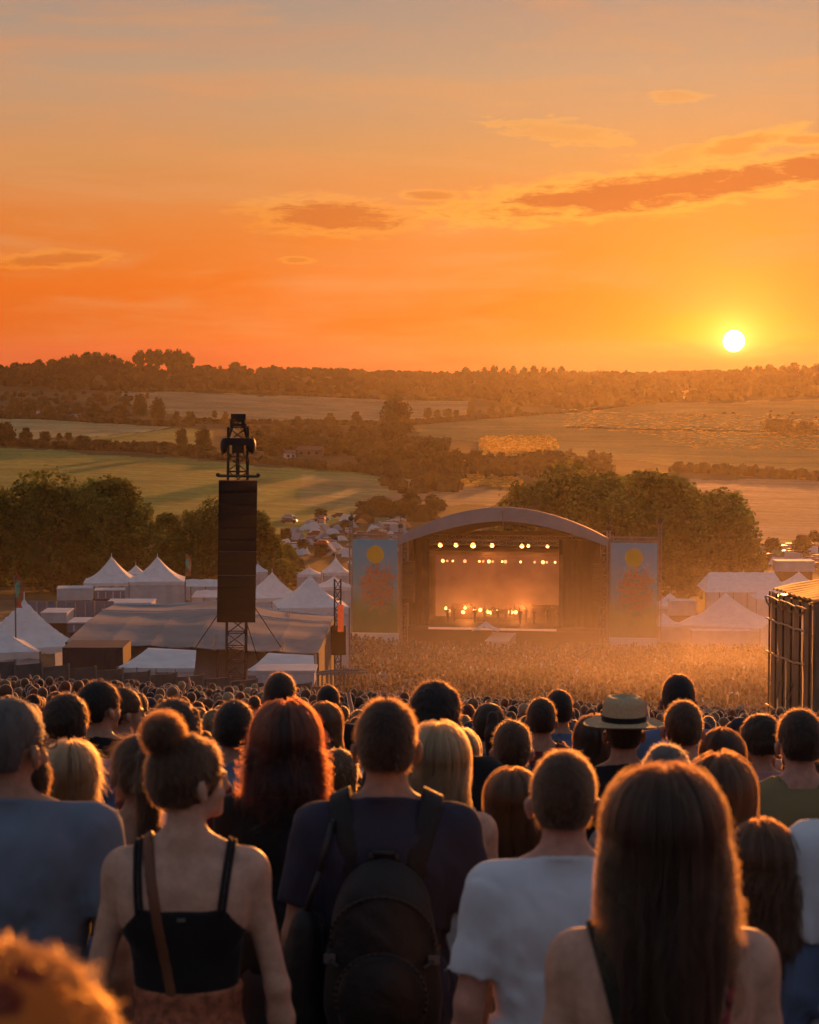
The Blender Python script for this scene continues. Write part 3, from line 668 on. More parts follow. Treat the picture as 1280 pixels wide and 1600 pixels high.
b = MB(); b.box((-1.2, -.05, 2.22), (14.5, .25, .22)); b.build('deck_edge', mat('deck_edge', (.55, .35, .25), .5, emit=(1, .4, .2), estr=.35), stage)  # edge is no lamp; its bright lit line is faint emission
b = MB(); b.box((.2, -4, 1.0), (2.6, 8, 1.7)); b.build('runway', mat('runway', (.5, .42, .36), .5), stage)
b = MB(); b.sheet(lambda u, v: (-1.6 + (u - .5) * 3.0, -2.6 + (v - .5) * 2.4, 2.4 + 1.0 * (1 - abs(2 * u - 1)) * (1 - .5 * abs(2 * v - 1))), 8, 6); b.build('pit_canopy', WHITE, stage)
# LED screen (gives off light)
m = bpy.data.materials.new('led_screen'); m.use_nodes = True; t = NT(m.node_tree)
out = t.n('ShaderNodeOutputMaterial'); em = t.n('ShaderNodeEmission'); g = t.n('ShaderNodeTexCoord').outputs['Generated']; gx, gy, gzz = t.sep(g)
nn = t.noise(t.xyz(t.m('MULTIPLY', gx, 3.0), 0.0, t.m('MULTIPLY', gzz, 2.0)), 1.0, 4, .6, .6)
cc = t.ramp(t.m('ADD', gzz, t.m('MULTIPLY', t.m('SUBTRACT', nn, .5), .6)), [(0.05, (1.7, .55, .14)), (.3, (1.0, .28, .08)), (.6, (.42, .11, .05)), (1, (.22, .06, .05))])  # brighter foot and smoke haze are put into the screen colour
t.put(em.inputs[0], cc); em.inputs[1].default_value = 0.26; t.t.links.new(em.outputs[0], out.inputs[0])
b = MB(); b.box((-1.7, 11.4, 5.7), (15.2, .2, 7.6)); b.build('led_screen', m, stage)
# roof trusses that carry the lamps
for y, z in ((3.0, 11.25), (9.8, 9.4), (6.5, 11.6)):
    b = MB(); b.truss((-10.8, y, z + .5), (10.8, y, z + .5), .5, .9, .05, .03); b.build('lighting_truss', METAL, stage)
def stage_lamp(px, z, y, r, m, row, i, n, tilt=.9):
    x = (px - 787) * .0716 * (1 + y / 229) - math.sin(YAW) * y * 0
    t_ = empty('stage_lamp', (0, 0, 0), 0, None, 'lamp', 'lamps on the ' + row); t_['label'] = '%s glowing lamp on the %s of the stage' % (nth(i, n), row)
    M_ = Matrix.Translation(sc) @ Matrix.Rotation(YAW, 4, 'Z'); t_.location = M_ @ Vector((x, y, z)); t_.rotation_euler = (0, 0, YAW)
    b = MB(); b.beam((0, .45, .1), (0, .02, 0), r * .75, 8, r * 1.05); b.beam((0, .25, .1), (0, .25, .5), .03, 4); b.build('housing', DMETAL, t_)
    b = MB(); b.sph((0, -.02, 0), (r, r * .5, r), 10, 6); b.build('lens', m, t_)
r1 = [(683, .34), (708, .34), (735, .42), (765, .34), (812, .34), (822, .26), (852, .26), (878, .3), (886, .2), (893, .18)]
for i, (px, r) in enumerate(r1): stage_lamp(px, 11.4 + (.03 if i % 2 else 0), 3.0, r * .7, LAMPY, 'upper front truss', i, len(r1))
r2 = [677, 684, 693, 712, 735, 741, 750, 756, 771, 776, 800, 822, 835, 841, 854, 868]
for i, px in enumerate(r2): stage_lamp(px, 9.0, 9.8, .13 if i % 3 else .2, LAMPR if i % 2 else LAMPW, 'rear truss above the screen', i, len(r2))
r3 = [(684, .35, .4), (688, .3, .1), (711, .45, 0), (714, .4, .5), (729, .3, .2), (738, .35, .3), (750, .4, .1), (757, .5, 0), (764, .4, .1), (786, .45, .1), (794, .45, .1), (838, .2, 0), (857, .28, 0), (866, .2, -.3)]
for i, (px, r, dz) in enumerate(r3): stage_lamp(px, 3.1 + dz, 8.8, r * .6, LAMPY, 'floor row behind the band', i, len(r3))
# warm light the lamps throw on the stage
for lx, ly, lz, le in ((-5, 7.5, 3.8, 650), (1.5, 7.5, 3.8, 750), (-2, 3.4, 10.6, 200), (4, 3.4, 10.6, 160)):
    L_ = bpy.data.lights.new('stage_wash', 'POINT'); L_.energy = le; L_.color = (1, .27, .06); L_.shadow_soft_size = .5; lo_ = bpy.data.objects.new('stage_wash', L_); COL.objects.link(lo_); lo_.parent = stage; lo_.location = (lx, ly, lz)
# side banners with printed art
def banner(cx, label):
    r = empty('printed_banner', Matrix.Translation(sc) @ Matrix.Rotation(YAW, 4, 'Z') @ Vector((cx, .3, 0)), YAW, label, 'banner', 'printed banners flanking the stage')
    m = bpy.data.materials.get('banner_print')
    if not m:
        m = bpy.data.materials.new('banner_print'); m.use_nodes = True; t = NT(m.node_tree); out = t.n('ShaderNodeOutputMaterial'); p = t.n('ShaderNodeBsdfPrincipled'); p.inputs['Roughness'].default_value = .7
        gx, gy, gz_ = t.sep(t.n('ShaderNodeTexCoord').outputs['Generated'])
        n1 = t.noise(t.xyz(gx, 0.0, t.m('MULTIPLY', gz_, 2.0)), 5.0, 4, .6, .5)
        c = t.ramp(t.m('ADD', gz_, t.m('MULTIPLY', t.m('SUBTRACT', n1, .5), .25)), [(0, (.05, .16, .05)), (.22, (.07, .20, .06)), (.34, (.10, .27, .16)), (.42, (.03, .34, .40)), (1, (.02, .40, .58))])
        dx = t.m('SUBTRACT', gx, .5); dz = t.m('MULTIPLY', t.m('SUBTRACT', gz_, .84), 1.95)
        sunr = t.m('SQRT', t.m('ADD', t.m('MULTIPLY', dx, dx), t.m('MULTIPLY', dz, dz)))
        ex = t.m('DIVIDE', t.m('SUBTRACT', gx, .55), .38); ez = t.m('DIVIDE', t.m('SUBTRACT', gz_, .50), .24)
        rr = t.m('ADD', t.m('SQRT', t.m('ADD', t.m('MULTIPLY', ex, ex), t.m('MULTIPLY', ez, ez))), t.m('MULTIPLY', t.m('SUBTRACT', t.noise(t.xyz(gx, 1.0, t.m('MULTIPLY', gz_, 2.0)), 7.0, 4, .7), .5), 2.4))
        c = t.mix(t.m('MULTIPLY', t.ss(rr, 1.15, .8), .9), c, t.ramp(t.noise(t.xyz(gx, 5.0, t.m('MULTIPLY', gz_, 2.0)), 12.0, 3, .6), [(.35, (.45, .05, .02)), (.5, (.62, .16, .03)), (.65, (.10, .22, .25))]))
        c = t.mix(t.ss(sunr, .20, .175), c, (.75, .42, .02))
        t.put(p.inputs['Base Color'], c); t.t.links.new(p.outputs[0], out.inputs[0])
    b = MB(); b.sheet(lambda u, v: (-2.6 + 5.2 * u, -.06 + .05 * math.sin(u * 11) * math.sin(v * 5), 1.55 + 10.6 * v), 12, 16); o = b.build('print', m, r); 
    b = MB(); b.box((0, 0, .8), (5.4, .3, 1.35)); b.build('base_skirt', WHITE, r)
    for s in (-1, 1):
        b = MB(); b.truss((s * 2.85, .25, 0), (s * 2.85, .25, 14.2 if s * cx > 0 else 13.4), .34, .7, .05, .025); b.build('mast', METAL, r)
        b = MB(); b.sph((s * 2.85, .25, 14.5 if s * cx > 0 else 13.7), (.32, .32, .3), 8, 5); b.beam((s * 2.85, .25, 14.2), (s * 2.85, .25, 15.2), .05, 4); b.build('mast_head', DMETAL, r)
    b = MB(); b.truss((-2.8, .25, 12.5), (2.8, .25, 12.5), .45, .6, .05, .028); b.build('top_truss', METAL, r)
banner(-14.6, 'tall printed banner left of the stage, blue over green with a yellow disc'); banner(14.6, 'hazy printed banner right of the stage with yellow disc and red figure')
# loudspeaker hangs and gear on deck
for i, (x, z0, n_) in enumerate(((-10.6, 5.4, 9), (10.7, 5.4, 9))):
    r = empty('hanging_speaker_array', Matrix.Translation(sc) @ Matrix.Rotation(YAW, 4, 'Z') @ Vector((x, -.5, z0)), YAW, 'black curved speaker array hanging at %s end of the stage opening' % ('left', 'right')[i], 'speaker')
    for k in range(n_):
        b = MB(); b.box((0, -.03 * (n_ - k) ** 1.3 * .3, k * .52), (1.15, .7, .49)); b.build('cabinet', DMETAL, r)

# ------------------------------------------------------------------ speaker tower (delay tower)
td = 86.0; tb = G(366, td); k = td / F_PX
tower = empty('speaker_tower', tb, R(8), 'tall lattice mast carrying a long black speaker stack', 'speaker tower'); tower.rotation_euler = (0, R(.75), R(6))
z_ = lambda y: zat(y, td) - tb.z
b = MB(); b.truss((0, .5, -.5), (0, .5, z_(668)), .82, .62, .05, .026); b.build('mast', DMETAL, tower)
b = MB(); b.truss((-.02, .45, z_(668)), (-.02, .45, z_(655)), .55, .3, .05, .03); b.box((.0, .45, z_(653)), (.62, .5, .34)); b.beam((.15, .2, z_(655)), (.42, .3, z_(690)), .05, 5); b.beam((-.15, .2, z_(655)), (-.42, .3, z_(690)), .04, 5)
b.box((0, .45, z_(664)), (.7, .6, .12)); b.build('mast_head', DMETAL, tower)
b = MB(); b.box((0, .35, z_(690)), (1.1, .7, .3)); b.box((0, .35, z_(697)), (.5, .6, .6)); b.beam((0, .3, z_(690)), (0, .3, z_(742)), .09, 6); b.build('hoist', DMETAL, tower)
for s in (-1, 1):
    b = MB(); b.beam((s * .5, .3, z_(697)), (s * .66, .28, z_(697)), .30, 14, .24); b.sph((s * .6, .3, z_(697)), (.16, .3, .34), 10, 8); b.build('motor_drum', DMETAL, tower)
b = MB(); b.beam((-.84, -.1, z_(744)), (.84, -.1, z_(744)), .05, 6); b.beam((-.84, .5, z_(744)), (.84, .5, z_(744)), .05, 6)
for s in (-1, 1): b.beam((s * .8, -.3, z_(744)), (s * .8, .6, z_(744)), .05, 6); b.sph((s * .84, -.1, z_(742)), .09, 8, 5)
b.build('hanging_frame', DMETAL, tower)
nc = 12; ht = (z_(750) - z_(971)) / nc
cab = MB(); cab.box((0, 0, 0), (1.6, .7, ht - .016)); cab.box((0, -.37, 0), (1.5, .04, ht - .1)); CM = cab.mesh('cabinet'); CM.materials.append(BLACKC)
slot = MB(); slot.box((0, -.345, 0), (1.58, .03, .02)); SM = slot.mesh('joint'); SM.materials.append(METAL)
stud = MB(); stud.box((.81, -.2, 0), (.03, .12, .06)); ST = stud.mesh('link_plate'); ST.materials.append(METAL)
for i in range(nc):
    c_ = link('cabinet', CM, None, tower, (-.003 * i, -.1 + random.uniform(-.015, .015), z_(750) - ht * (i + .5)))
    link('link_plate', ST, None, c_, (0, 0, ht * .45))
b = MB(); b.box((0, .08, (z_(750) + z_(971)) / 2), (1.5, .3, z_(750) - z_(971) - .05)); b.build('gap_backing', BLACKC, tower)  # dark box added so no background shows between the cabinets
for i in (6, 8): link('joint', SM, None, tower, (.02 * random.uniform(-1, 1), -.1, z_(750) - ht * i))
for p, q_ in (((-.3, .5, z_(935)), (-3.2, 4, .5)), ((.3, .5, z_(925)), (3.5, 5, .5)), ((.3, .3, z_(960)), (1.7, -1, .3))):
    b = MB(); b.beam(p, q_, .02, 4); b.build('guy_wire', DMETAL, tower)

# ------------------------------------------------------------------ tents
def pagoda(px, d, w_px, peak_y, eave_y, label, base_z=None, walls=(1, 1, 1), rz=0.1, name='pagoda_tent', group='white pagoda tents', valance=.35, depth=None, m=WHITE):
    p = G(px, d); k = d / F_PX; w = w_px * k; ze = zat(eave_y, d) - p.z; zp = zat(peak_y, d) - p.z; dp = depth or w
    r = empty(name, p, rz, label, 'tent', group)
    def f(u, v):
        a, b_ = 2 * u - 1, 2 * v - 1; s = max(abs(a), abs(b_)); return (a * w / 2, b_ * dp / 2, ze + (zp - ze) * (max(0, 1 - s) ** 1.75 * .8 + .2 * (1 - s)))
    b = MB(); b.sheet(f, 20, 20); b.build('roof', m, r, smooth=False)
    b = MB()
    for (x0, y0, x1, y1) in ((-1, -1, 1, -1), (1, -1, 1, 1), (1, 1, -1, 1), (-1, 1, -1, -1)):
        b.sheet(lambda u, v: ((x0 + (x1 - x0) * u) * (w / 2 + .02), (y0 + (y1 - y0) * u) * (dp / 2 + .02), ze + .02 - valance * v - (.08 * abs(math.sin(u * 18)) if v > .9 else 0)), 24, 2)
    b.build('valance', m, r)
    for sx in (-1, 1):
        for sy in (-1, 1):
            b = MB(); b.beam((sx * w / 2, sy * dp / 2, -.6), (sx * w / 2, sy * dp / 2, ze), .06, 5); b.build('leg', METAL, r)
    b = MB(); b.beam((0, 0, zp - .4), (0, 0, zp + .35), .07, 6, .02); b.build('finial', WHITE, r)
    for i, (x0, y0, x1, y1) in enumerate(((-1, -1, 1, -1), (-1, 1, -1, -1), (1, -1, 1, 1))):
        if walls[i]:
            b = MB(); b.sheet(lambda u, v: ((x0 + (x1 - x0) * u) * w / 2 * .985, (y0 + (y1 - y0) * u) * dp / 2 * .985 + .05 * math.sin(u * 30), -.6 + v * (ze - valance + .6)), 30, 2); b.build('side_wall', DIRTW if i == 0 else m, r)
    return r
pagoda(172, 232, 84, 869, 907, 'left one of two white pagoda tents before the tall trees', walls=(0, 1, 0))
pagoda(244, 230, 86, 869, 905, 'right one of two white pagoda tents, next to a feather flag', walls=(1, 0, 0))
pagoda(210, 250, 34, 882, 896, 'small white tent top between two white pagoda tents', walls=(1, 1, 0))
pagoda(484, 128, 110, 898, 944, 'white pagoda tent right of speaker tower behind the grey marquee', walls=(1, 0, 1), rz=.15)
pagoda(524, 262, 42, 870, 893, 'small far pagoda tent at the left banner edge, highest', walls=(1, 1, 1))
pagoda(521, 225, 52, 900, 915, 'low white tent below the small far pagoda, by the left banner', walls=(1, 1, 1))
pagoda(424, 205, 84, 893, 930, 'broad pale tent directly right of the speaker stack', walls=(1, 1, 1), rz=.3)
pagoda(1137, 238, 134, 926, 972, 'white pagoda tent right of the stage with pale side walls', walls=(1, 1, 1), rz=-.35)
pagoda(1252, 262, 62, 893, 914, 'white peaked tent at right edge above the dark clad structure', walls=(1, 1, 1))
pagoda(1040, 252, 60, 958, 976, 'small white tent between right banner and white pagoda tent', walls=(1, 1, 1))
pagoda(1038, 300, 34, 894, 906, 'tiny white tent under the tree right of the stage', walls=(1, 1, 1))
pagoda(1050, 275, 50, 926, 944, 'white tent half hidden behind the right banner', walls=(1, 1, 1))
for i, (px, d, w, py, ey, lab) in enumerate([(556, 330, 26, 868, 878, 'small pale tent just behind the left banner top'), (482, 300, 40, 886, 896, 'low pale tent between the pagoda tent and the trees'),
                                   (402, 290, 30, 880, 892, 'pale tent tip just right of speaker stack, farther off'), (1165, 300, 40, 893, 902, 'low pale tent above the long white marquee')]):
    pagoda(px, d, w, py, ey, lab, walls=(1, 1, 1))
# long white marquee on the right
def marquee(px, d, w_px, ridge_y, eave_y, dp, label, rz=0.0, m=WHITE, bays=6, name='marquee', inset=.18):
    p = G(px, d); k = d / F_PX; w = w_px * k; ze = zat(eave_y, d) - p.z; zp = zat(ridge_y, d) - p.z; r = empty(name, p, rz, label, 'tent')
    def f(u, v):
        a = 2 * u - 1; b_ = 2 * v - 1; e = min(1, (1 - abs(a)) / inset); s = min(e, 1 - abs(b_)); return (a * w / 2, b_ * dp / 2, ze + (zp - ze) * s + .04 * math.cos(u * bays * 2 * math.pi) * s)
    b = MB(); b.sheet(f, 48, 10); b.build('roof', m, r)
    for i in range(bays):
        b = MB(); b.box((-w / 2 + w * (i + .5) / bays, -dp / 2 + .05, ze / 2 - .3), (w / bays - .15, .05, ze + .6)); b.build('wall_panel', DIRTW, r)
    for i in range(bays + 1):
        b = MB(); b.beam((-w / 2 + w * i / bays, -dp / 2, -.5), (-w / 2 + w * i / bays, -dp / 2, ze), .07, 5); b.build('pole', METAL, r)
    return r
marquee(1162, 262, 128, 894, 920, 9, 'long white marquee beyond the right pagoda tent')
marquee(300, 265, 90, 905, 913, 6, 'low pale marquee partly behind the speaker tower trees', bays=4)
marquee(330, 232, 60, 922, 930, 5, 'low pale tent strip between marquee roof and trees', bays=3)
marquee(1215, 245, 70, 925, 933, 5, 'low white tent behind the right pagoda tent', bays=3)
# tents at the far left
tl = pagoda(34, 112, 150, 935, 1004, 'white peaked tent at left edge with sagging roof and open front', rz=.5, walls=(0, 1, 1), name='peaked_tent', group='white peaked tents at the left edge', valance=.3)
pagoda(-30, 96, 150, 948, 1012, 'nearer white peaked tent cut off by the left edge', rz=.35, walls=(1, 0, 1), name='peaked_tent', group='white peaked tents at the left edge', valance=.3)
# big grey marquee roof
GREYC = mat('grey_canvas', (0.20, 0.195, 0.20), .75, .18, .6, bump=.25, bscale=2.5)
BLUEC = mat('blue_grey_sheet', (0.16, 0.19, 0.25), .7, .2, .7)
TRUCK = mat('dark_blue_tarp', (0.025, 0.03, 0.05), .7, .2, 1)
mq = empty('grey_marquee', G(310, 92), 0, 'wide low grey canvas marquee behind the fence', 'marquee'); mo = mq.location.copy()
A0, A1, B0, B1 = P(104, 1003, 88), P(497, 1020, 88), P(178, 944, 103), P(524, 962, 101)
def mf(u, v):
    e = 1 - math.exp(-v * 2.2); e /= 1 - math.exp(-2.2)
    p = A0.lerp(A1, u).lerp(B0.lerp(B1, u), v); hump = .42 * math.exp(-((u - .5) / .2) ** 2) * v
    seam = -.07 * abs(math.sin(u * math.pi * 6)) * (1 - v) + .05 * math.sin(v * 19 + u * 3) * .4
    return (p.x - mo.x, p.y - mo.y, p.z - mo.z + hump + seam + .35 * math.sin(math.pi * v) * .5)
b = MB(); b.sheet(mf, 60, 16, .05); b.build('roof', GREYC, mq)
for vv_ in (.72,):
    b = MB(); pts = [Vector(mf(u / 30, vv_)) + Vector((0, 0, .05)) for u in range(31)]
    for a, c in zip(pts[:-1], pts[1:]): b.beam(a, c, .04, 4)
    b.build('roof_seam', DIRTW, mq)
for u0, u1 in ((.0, .25), (.25, .5), (.5, .75), (.75, 1)):
    b = MB(); a, c = Vector(mf(u0, 1)), Vector(mf(u1, 1)); b.beam(a, c, .05, 4); b.build('ridge_pole', DIRTW, mq)
b = MB(); e = [A1 - mo, B1 - mo]; lo_ = [Vector((e[0].x, e[0].y, float(gz(A1.x, 88)) - mo.z)), Vector((e[1].x, e[1].y, float(gz(B1.x, 101)) - mo.z))]
b.add([e[0], e[1], lo_[1], lo_[0]], [(0, 1, 2, 3)]); b.build('end_wall', mat('brown_canvas', (.12, .10, .09), .8), mq)
for u in (0, .2, .4, .6, .8, 1):
    a = Vector(mf(u, 0)); b = MB(); b.beam(a, (a.x, a.y, float(gz(a.x + mo.x, 88)) - mo.z), .05, 5); b.build('pole', DMETAL, mq)
for u in (.52, .6, .8):
    a = Vector(mf(u, 1)); c = Vector(mf(u + .06, 0)); b = MB(); b.beam(a + Vector((0, 0, .1)), c + Vector((0, 0, .08)), .018, 4); b.build('rope', BLACKC, mq)
b = MB(); a, c = Vector(mf(0.02, 0)), Vector(mf(.98, 0)); zl = float(gz(0, 90)) - mo.z
b.add([a + Vector((0, 1.5, 0)), c + Vector((0, 1.5, 0)), (c.x, c.y + 1.5, zl + .5), (a.x, a.y + 1.5, zl + .5)], [(0, 1, 2, 3)]); b.build('inner_wall', BLUEC, mq)
def awning(px0, px1, d, y0, y1, dp, label, skew=0.0, name='white_awning'):
    a, c = P(px0, y1, d), P(px1, y1 + 4, d); p = G((px0 + px1) / 2, d); r = empty(name, p, 0, label, 'awning', 'white awnings in front of the grey marquee')
    h = zat(y0, d + dp) - zat(y1, d); w = c.x - a.x
    b = MB(); b.sheet(lambda u, v: (a.x - p.x + w * u + v * (skew * (1 - u) * 1.0 - skew * .3 * u), dp * v, a.z - p.z + (c.z - a.z) * u + h * v - .06 * math.sin(math.pi * v)), 16, 5, .03); b.build('canopy', WHITE, r)
    b = MB(); b.box(((a.x + c.x) / 2 - p.x, 0, (a.z + c.z) / 2 - p.z - .08), (w, .04, .16)); b.build('valance', DIRTW, r)
    n_ = 4
    for i in range(n_ + 1):
        x = a.x - p.x + w * i / n_; z0_ = a.z + (c.z - a.z) * i / n_ - p.z; b = MB(); b.beam((x, 0, -.3), (x, 0, z0_), .04, 4); b.build('post', METAL, r)
    for i in (0, 1, 3):
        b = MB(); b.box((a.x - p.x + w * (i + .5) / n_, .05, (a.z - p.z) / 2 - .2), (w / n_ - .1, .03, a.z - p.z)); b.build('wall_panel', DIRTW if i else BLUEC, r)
awning(184, 304, 78, 1012, 1042, 3, 'white sloping awning left of the speaker mast foot', .8); awning(386, 492, 78, 1020, 1047, 3, 'white sloping awning right of the speaker mast foot', .6)
# truck with a dark tarp
p = G(148, 84); tr = empty('covered_truck', p, 0, 'dark blue tarpaulin covered trailer between left tents and white awning', 'trailer')
k = 84 / F_PX; zt = zat(1006, 84) - p.z; zb = zat(1050, 84) - p.z
b = MB(); b.box((0, 0, (zt + zb) / 2), (94 * k, 2.4, zt - zb)); b.build('body', TRUCK, tr)
for i in range(5): b = MB(); b.box((-47 * k + 94 * k * (i + .5) / 5, -1.22, (zt + zb) / 2), (.05, .04, zt - zb - .1)); b.build('strap', DMETAL, tr)
for x in (-.9, .2, .9): b = MB(); b.beam((x, -1.1, .45), (x, -.8, .45), .45, 14); b.build('wheel', TYRE, tr)
# pale hoarding, containers and clutter behind
hb = empty('site_hoarding', G(105, 155), 0, 'pale blue grey hoarding fence behind the left tents', 'fence')
for i in range(9):
    px = 44 + i * 15; a = P(px + 7, 968, 155) - hb.location; k = 155 / F_PX
    b = MB(); b.box((a.x, .1 * (i % 2), a.z), (14.4 * k, .08, 58 * k)); b.build('panel', BLUEC, hb)
def crate(px, d, w_px, yt, yb, dp, m, name, label, rz=0.0, ribs=0):
    p = P(px, yb, d); k = d / F_PX; h = (yb - yt) * k; r = empty(name, p, rz, label, name.replace('_', ' ').split()[-1]); w = w_px * k; g0 = float(gz(p.x, d)) - p.z
    b = MB(); b.box((0, 0, h / 2), (w, dp, h)); b.build('body', m, r)
    b = MB(); b.box((0, 0, h + .04), (w + .1, dp + .1, .08)); b.build('lid', DIRTW, r)
    if g0 < -.1: b = MB(); b.box((0, 0, g0 / 2), (w * .9, dp * .9, -g0)); b.build('base', DMETAL, r)
    for i in range(ribs): b = MB(); b.box((-w / 2 + w * (i + .5) / ribs, -dp / 2 - .03, h / 2), (.12, .05, h - .2)); b.build('rib', DIRTW, r)
    return r
crate(118, 222, 54, 918, 936, 3, DIRTW, 'white_van_body_truck', 'long white box truck left of the pagoda tents', .1, 5)
crate(172, 215, 46, 921, 934, 2.6, BLUEC, 'storage_container', 'pale storage container below the left pagoda tent', .1, 4)
crate(205, 160, 70, 940, 950, 3, WHITE, 'flat_canopy', 'flat pale canopy above the grey marquee left end')
crate(140, 140, 56, 970, 984, 3, BLUEC, 'pale_cabin', 'pale site cabin between left tents and grey marquee', 0, 3)
crate(90, 150, 40, 955, 970, 3, DIRTW, 'white_cabin', 'white site cabin behind the left peaked tent', 0, 3)
crate(1042, 232, 40, 978, 1002, 3, DIRTW, 'backstage_cabin', 'pale backstage cabin right of the right banner', 0, 3)
crate(1125, 225, 90, 985, 1012, 2, DIRTW, 'pale_barrier', 'long pale barrier in front of the right pagoda tent', 0, 6)
crate(1066, 262, 40, 938, 960, 3, DIRTW, 'service_container', 'pale service container behind the small right tents', 0, 3)
crate(1240, 300, 60, 876, 892, 3, DIRTW, 'camp_cabin', 'pale cabin above the tents at right edge', 0, 3)
crate(448, 70, 90, 1046, 1066, 1.5, DIRTW, 'ticket_counter', 'pale counter under the right awning', 0, 4)
# feather flags
def feather(px, d, yt, yb, w_px, c1, c2, label):
    p = G(px, d); k = d / F_PX; zt, zb = zat(yt, d) - p.z, zat(yb, d) - p.z; r = empty('feather_flag', p, -.3, label, 'flag', 'feather flags'); w = w_px * k
    b = MB(); b.beam((0, 0, -.3), (0, 0, zt - .2), .04, 5); b.build('pole', METAL, r)
    m = mat('flag_' + c1[0], c1[1], .7, .35, 1.2); b = MB(); b.sheet(lambda u, v: (u * w * (1 if v < .8 else max(0.15, 1 - (v - .8) * 3.6)) + .03, .12 * math.sin(v * 9 + u * 3), zb + (zt - zb) * v), 6, 20); b.build('sail', m, r)
    b = MB(); b.sheet(lambda u, v: (w * .15 + u * w * .6, -.03 + .12 * math.sin((.25 + v * .5) * 9 + u * 2), zb + (zt - zb) * (.25 + v * .5)), 4, 10); b.build('print', mat('flag_' + c2[0], c2[1], .7, .5, 3), r)
feather(20, 100, 893, 950, 11, ('red', (.45, .12, .08)), ('green', (.15, .35, .2)), 'tall red and green feather flag above the left edge tent')
feather(288, 225, 865, 900, 9, ('orange', (.5, .2, .08)), ('teal', (.2, .35, .25)), 'orange feather flag right of the white pagoda tents')
# structure right of the grey marquee: posts, red lamp box
p = G(527, 98); r = empty('light_post', p, 0, 'dark post with a glowing red panel beside the grey marquee', 'post')
b = MB(); b.truss((0, 0, -.3), (0, 0, zat(905, 98) - p.z), .3, .5, .035, .02); b.build('mast', DMETAL, r)
b = MB(); b.box((.15, -.3, zat(965, 98) - p.z), (.28, .12, 1.3)); b.build('red_panel', mat('red_panel', (.5, .05, .02), .5, .3, 6, emit=(1, .12, .03), estr=.35), r)
b = MB(); b.box((.05, 0, zat(1000, 98) - p.z), (.7, .5, 1.4)); b.build('drape', BLACKC, r)
for i in range(7):
    px = 505 + i * 7; d = 76 + i * 1.5; p = G(px, d); r = empty('barrier_panel', p, .6, '%s of the thin metal barrier panels beside the marquee end' % nth(i, 7), 'barrier', 'barriers at the marquee end')
    zt = zat(1052 - 4 * (i % 2), d) - p.z
    for x in np.linspace(-.9, .9, 10): b = MB(); b.beam((x, 0, .1), (x, 0, zt), .014, 3); b.build('bar', METAL, r)
    b = MB(); b.beam((-.95, 0, zt), (.95, 0, zt), .025, 4); b.build('top_rail', METAL, r); b = MB(); b.beam((-.95, 0, .1), (.95, 0, .1), .025, 4); b.build('bottom_rail', METAL, r)
# fence on the left behind the crowd
fn = empty('solid_fence', G(190, 63), 0, 'dark solid panel fence behind the crowd at left', 'fence'); fl = fn.location.copy()
for i in range(14):
    px0, px1 = -60 + i * 42, -60 + (i + 1) * 42; d = 62 + i * .5; a = P(px0, 1034 + (px0) * .075, d); c = P(px1, 1034 + (px1) * .075, d + .5)
    m_ = (a + c) / 2 - fl; h = a.z - float(gz(a.x, d)); b = MB(); b.box((m_.x, m_.y, m_.z - h / 2), ((c - a).length - .04, .06, h), math.atan2(c.y - a.y, c.x - a.x)); b.build('panel', mat('fence_panel', (.10, .09, .085), .8, .3, 2), fn)
    b = MB(); q_ = a - fl; b.beam((q_.x, q_.y - .05, q_.z - h), (q_.x, q_.y - .05, q_.z + .12), .04, 5); b.build('post', METAL, fn)

# ------------------------------------------------------------------ clad scaffold at the right edge
SHEET = mat('weathered_sheeting', (0.14, 0.115, 0.09), .5, .5, 1.3, bump=.5, bscale=5, aniso=(1.5, 1.5, .35))
TARP = mat('translucent_tarp', (0.42, 0.28, 0.13), .6, .3, 1.2, bump=.4, bscale=3, translucent=.6)
A, B = P(1207, 923, 80), P(1271, 944, 63); C_, D_ = P(1345, 893, 88), P(1460, 918, 66)
st = empty('clad_scaffold', G(1240, 71), 0, 'dark sheet clad scaffold building with a glowing tarp roof at right edge', 'building'); so = st.location.copy()
def wallpt(u, z, out=0.0):
    p = A.lerp(B, u); top = p.z; g_ = float(gz(p.x, p.y)); n_ = Vector((B.y - A.y, -(B.x - A.x), 0)).normalized(); n_ = n_ if n_.x < 0 else -n_
    q_ = Vector((p.x, p.y, g_ - .2 + (top - g_ + .2) * z)) + n_ * out; return q_ - so
np_ = 5
for i in range(np_):
    u0, u1 = i / np_ + .004, (i + 1) / np_ - .004
    for j, (z0, z1) in enumerate(((0, .33), (.33, .66), (.66, 1))):
        b = MB(); o_ = random.uniform(0, .05); ph = random.uniform(0, 6)
        b.sheet(lambda u, v: wallpt(u0 + (u1 - u0) * u, z0 + (z1 - z0) * v - .004, o_ + .03 * math.sin(u * 5 + ph) * math.sin(math.pi * v)), 8, 6); b.build('sheet_panel', SHEET, st)
for i in range(np_ + 1): b = MB(); b.beam(wallpt(i / np_, 0, .1), wallpt(i / np_, 1.0, .1), .04, 5); b.build('upright', DMETAL, st)
for z in (.33, .645, .97, .84):
    for i in range(np_): b = MB(); b.beam(wallpt(i / np_, z, .22), wallpt((i + 1) / np_, z - .01 * (i % 2), .22), .035, 5); b.build('rail', METAL, st)
for i in range(np_):
    pts = [wallpt((i + k_ / 6) / np_, .965 - .02 * math.sin(math.pi * k_ / 6) * 2, .27) for k_ in range(7)]; b = MB()
    for a, c in zip(pts[:-1], pts[1:]): b.beam(a, c, .04, 4)
    b.build('rolled_edge', TARP, st)
rr_ = random.Random(3)
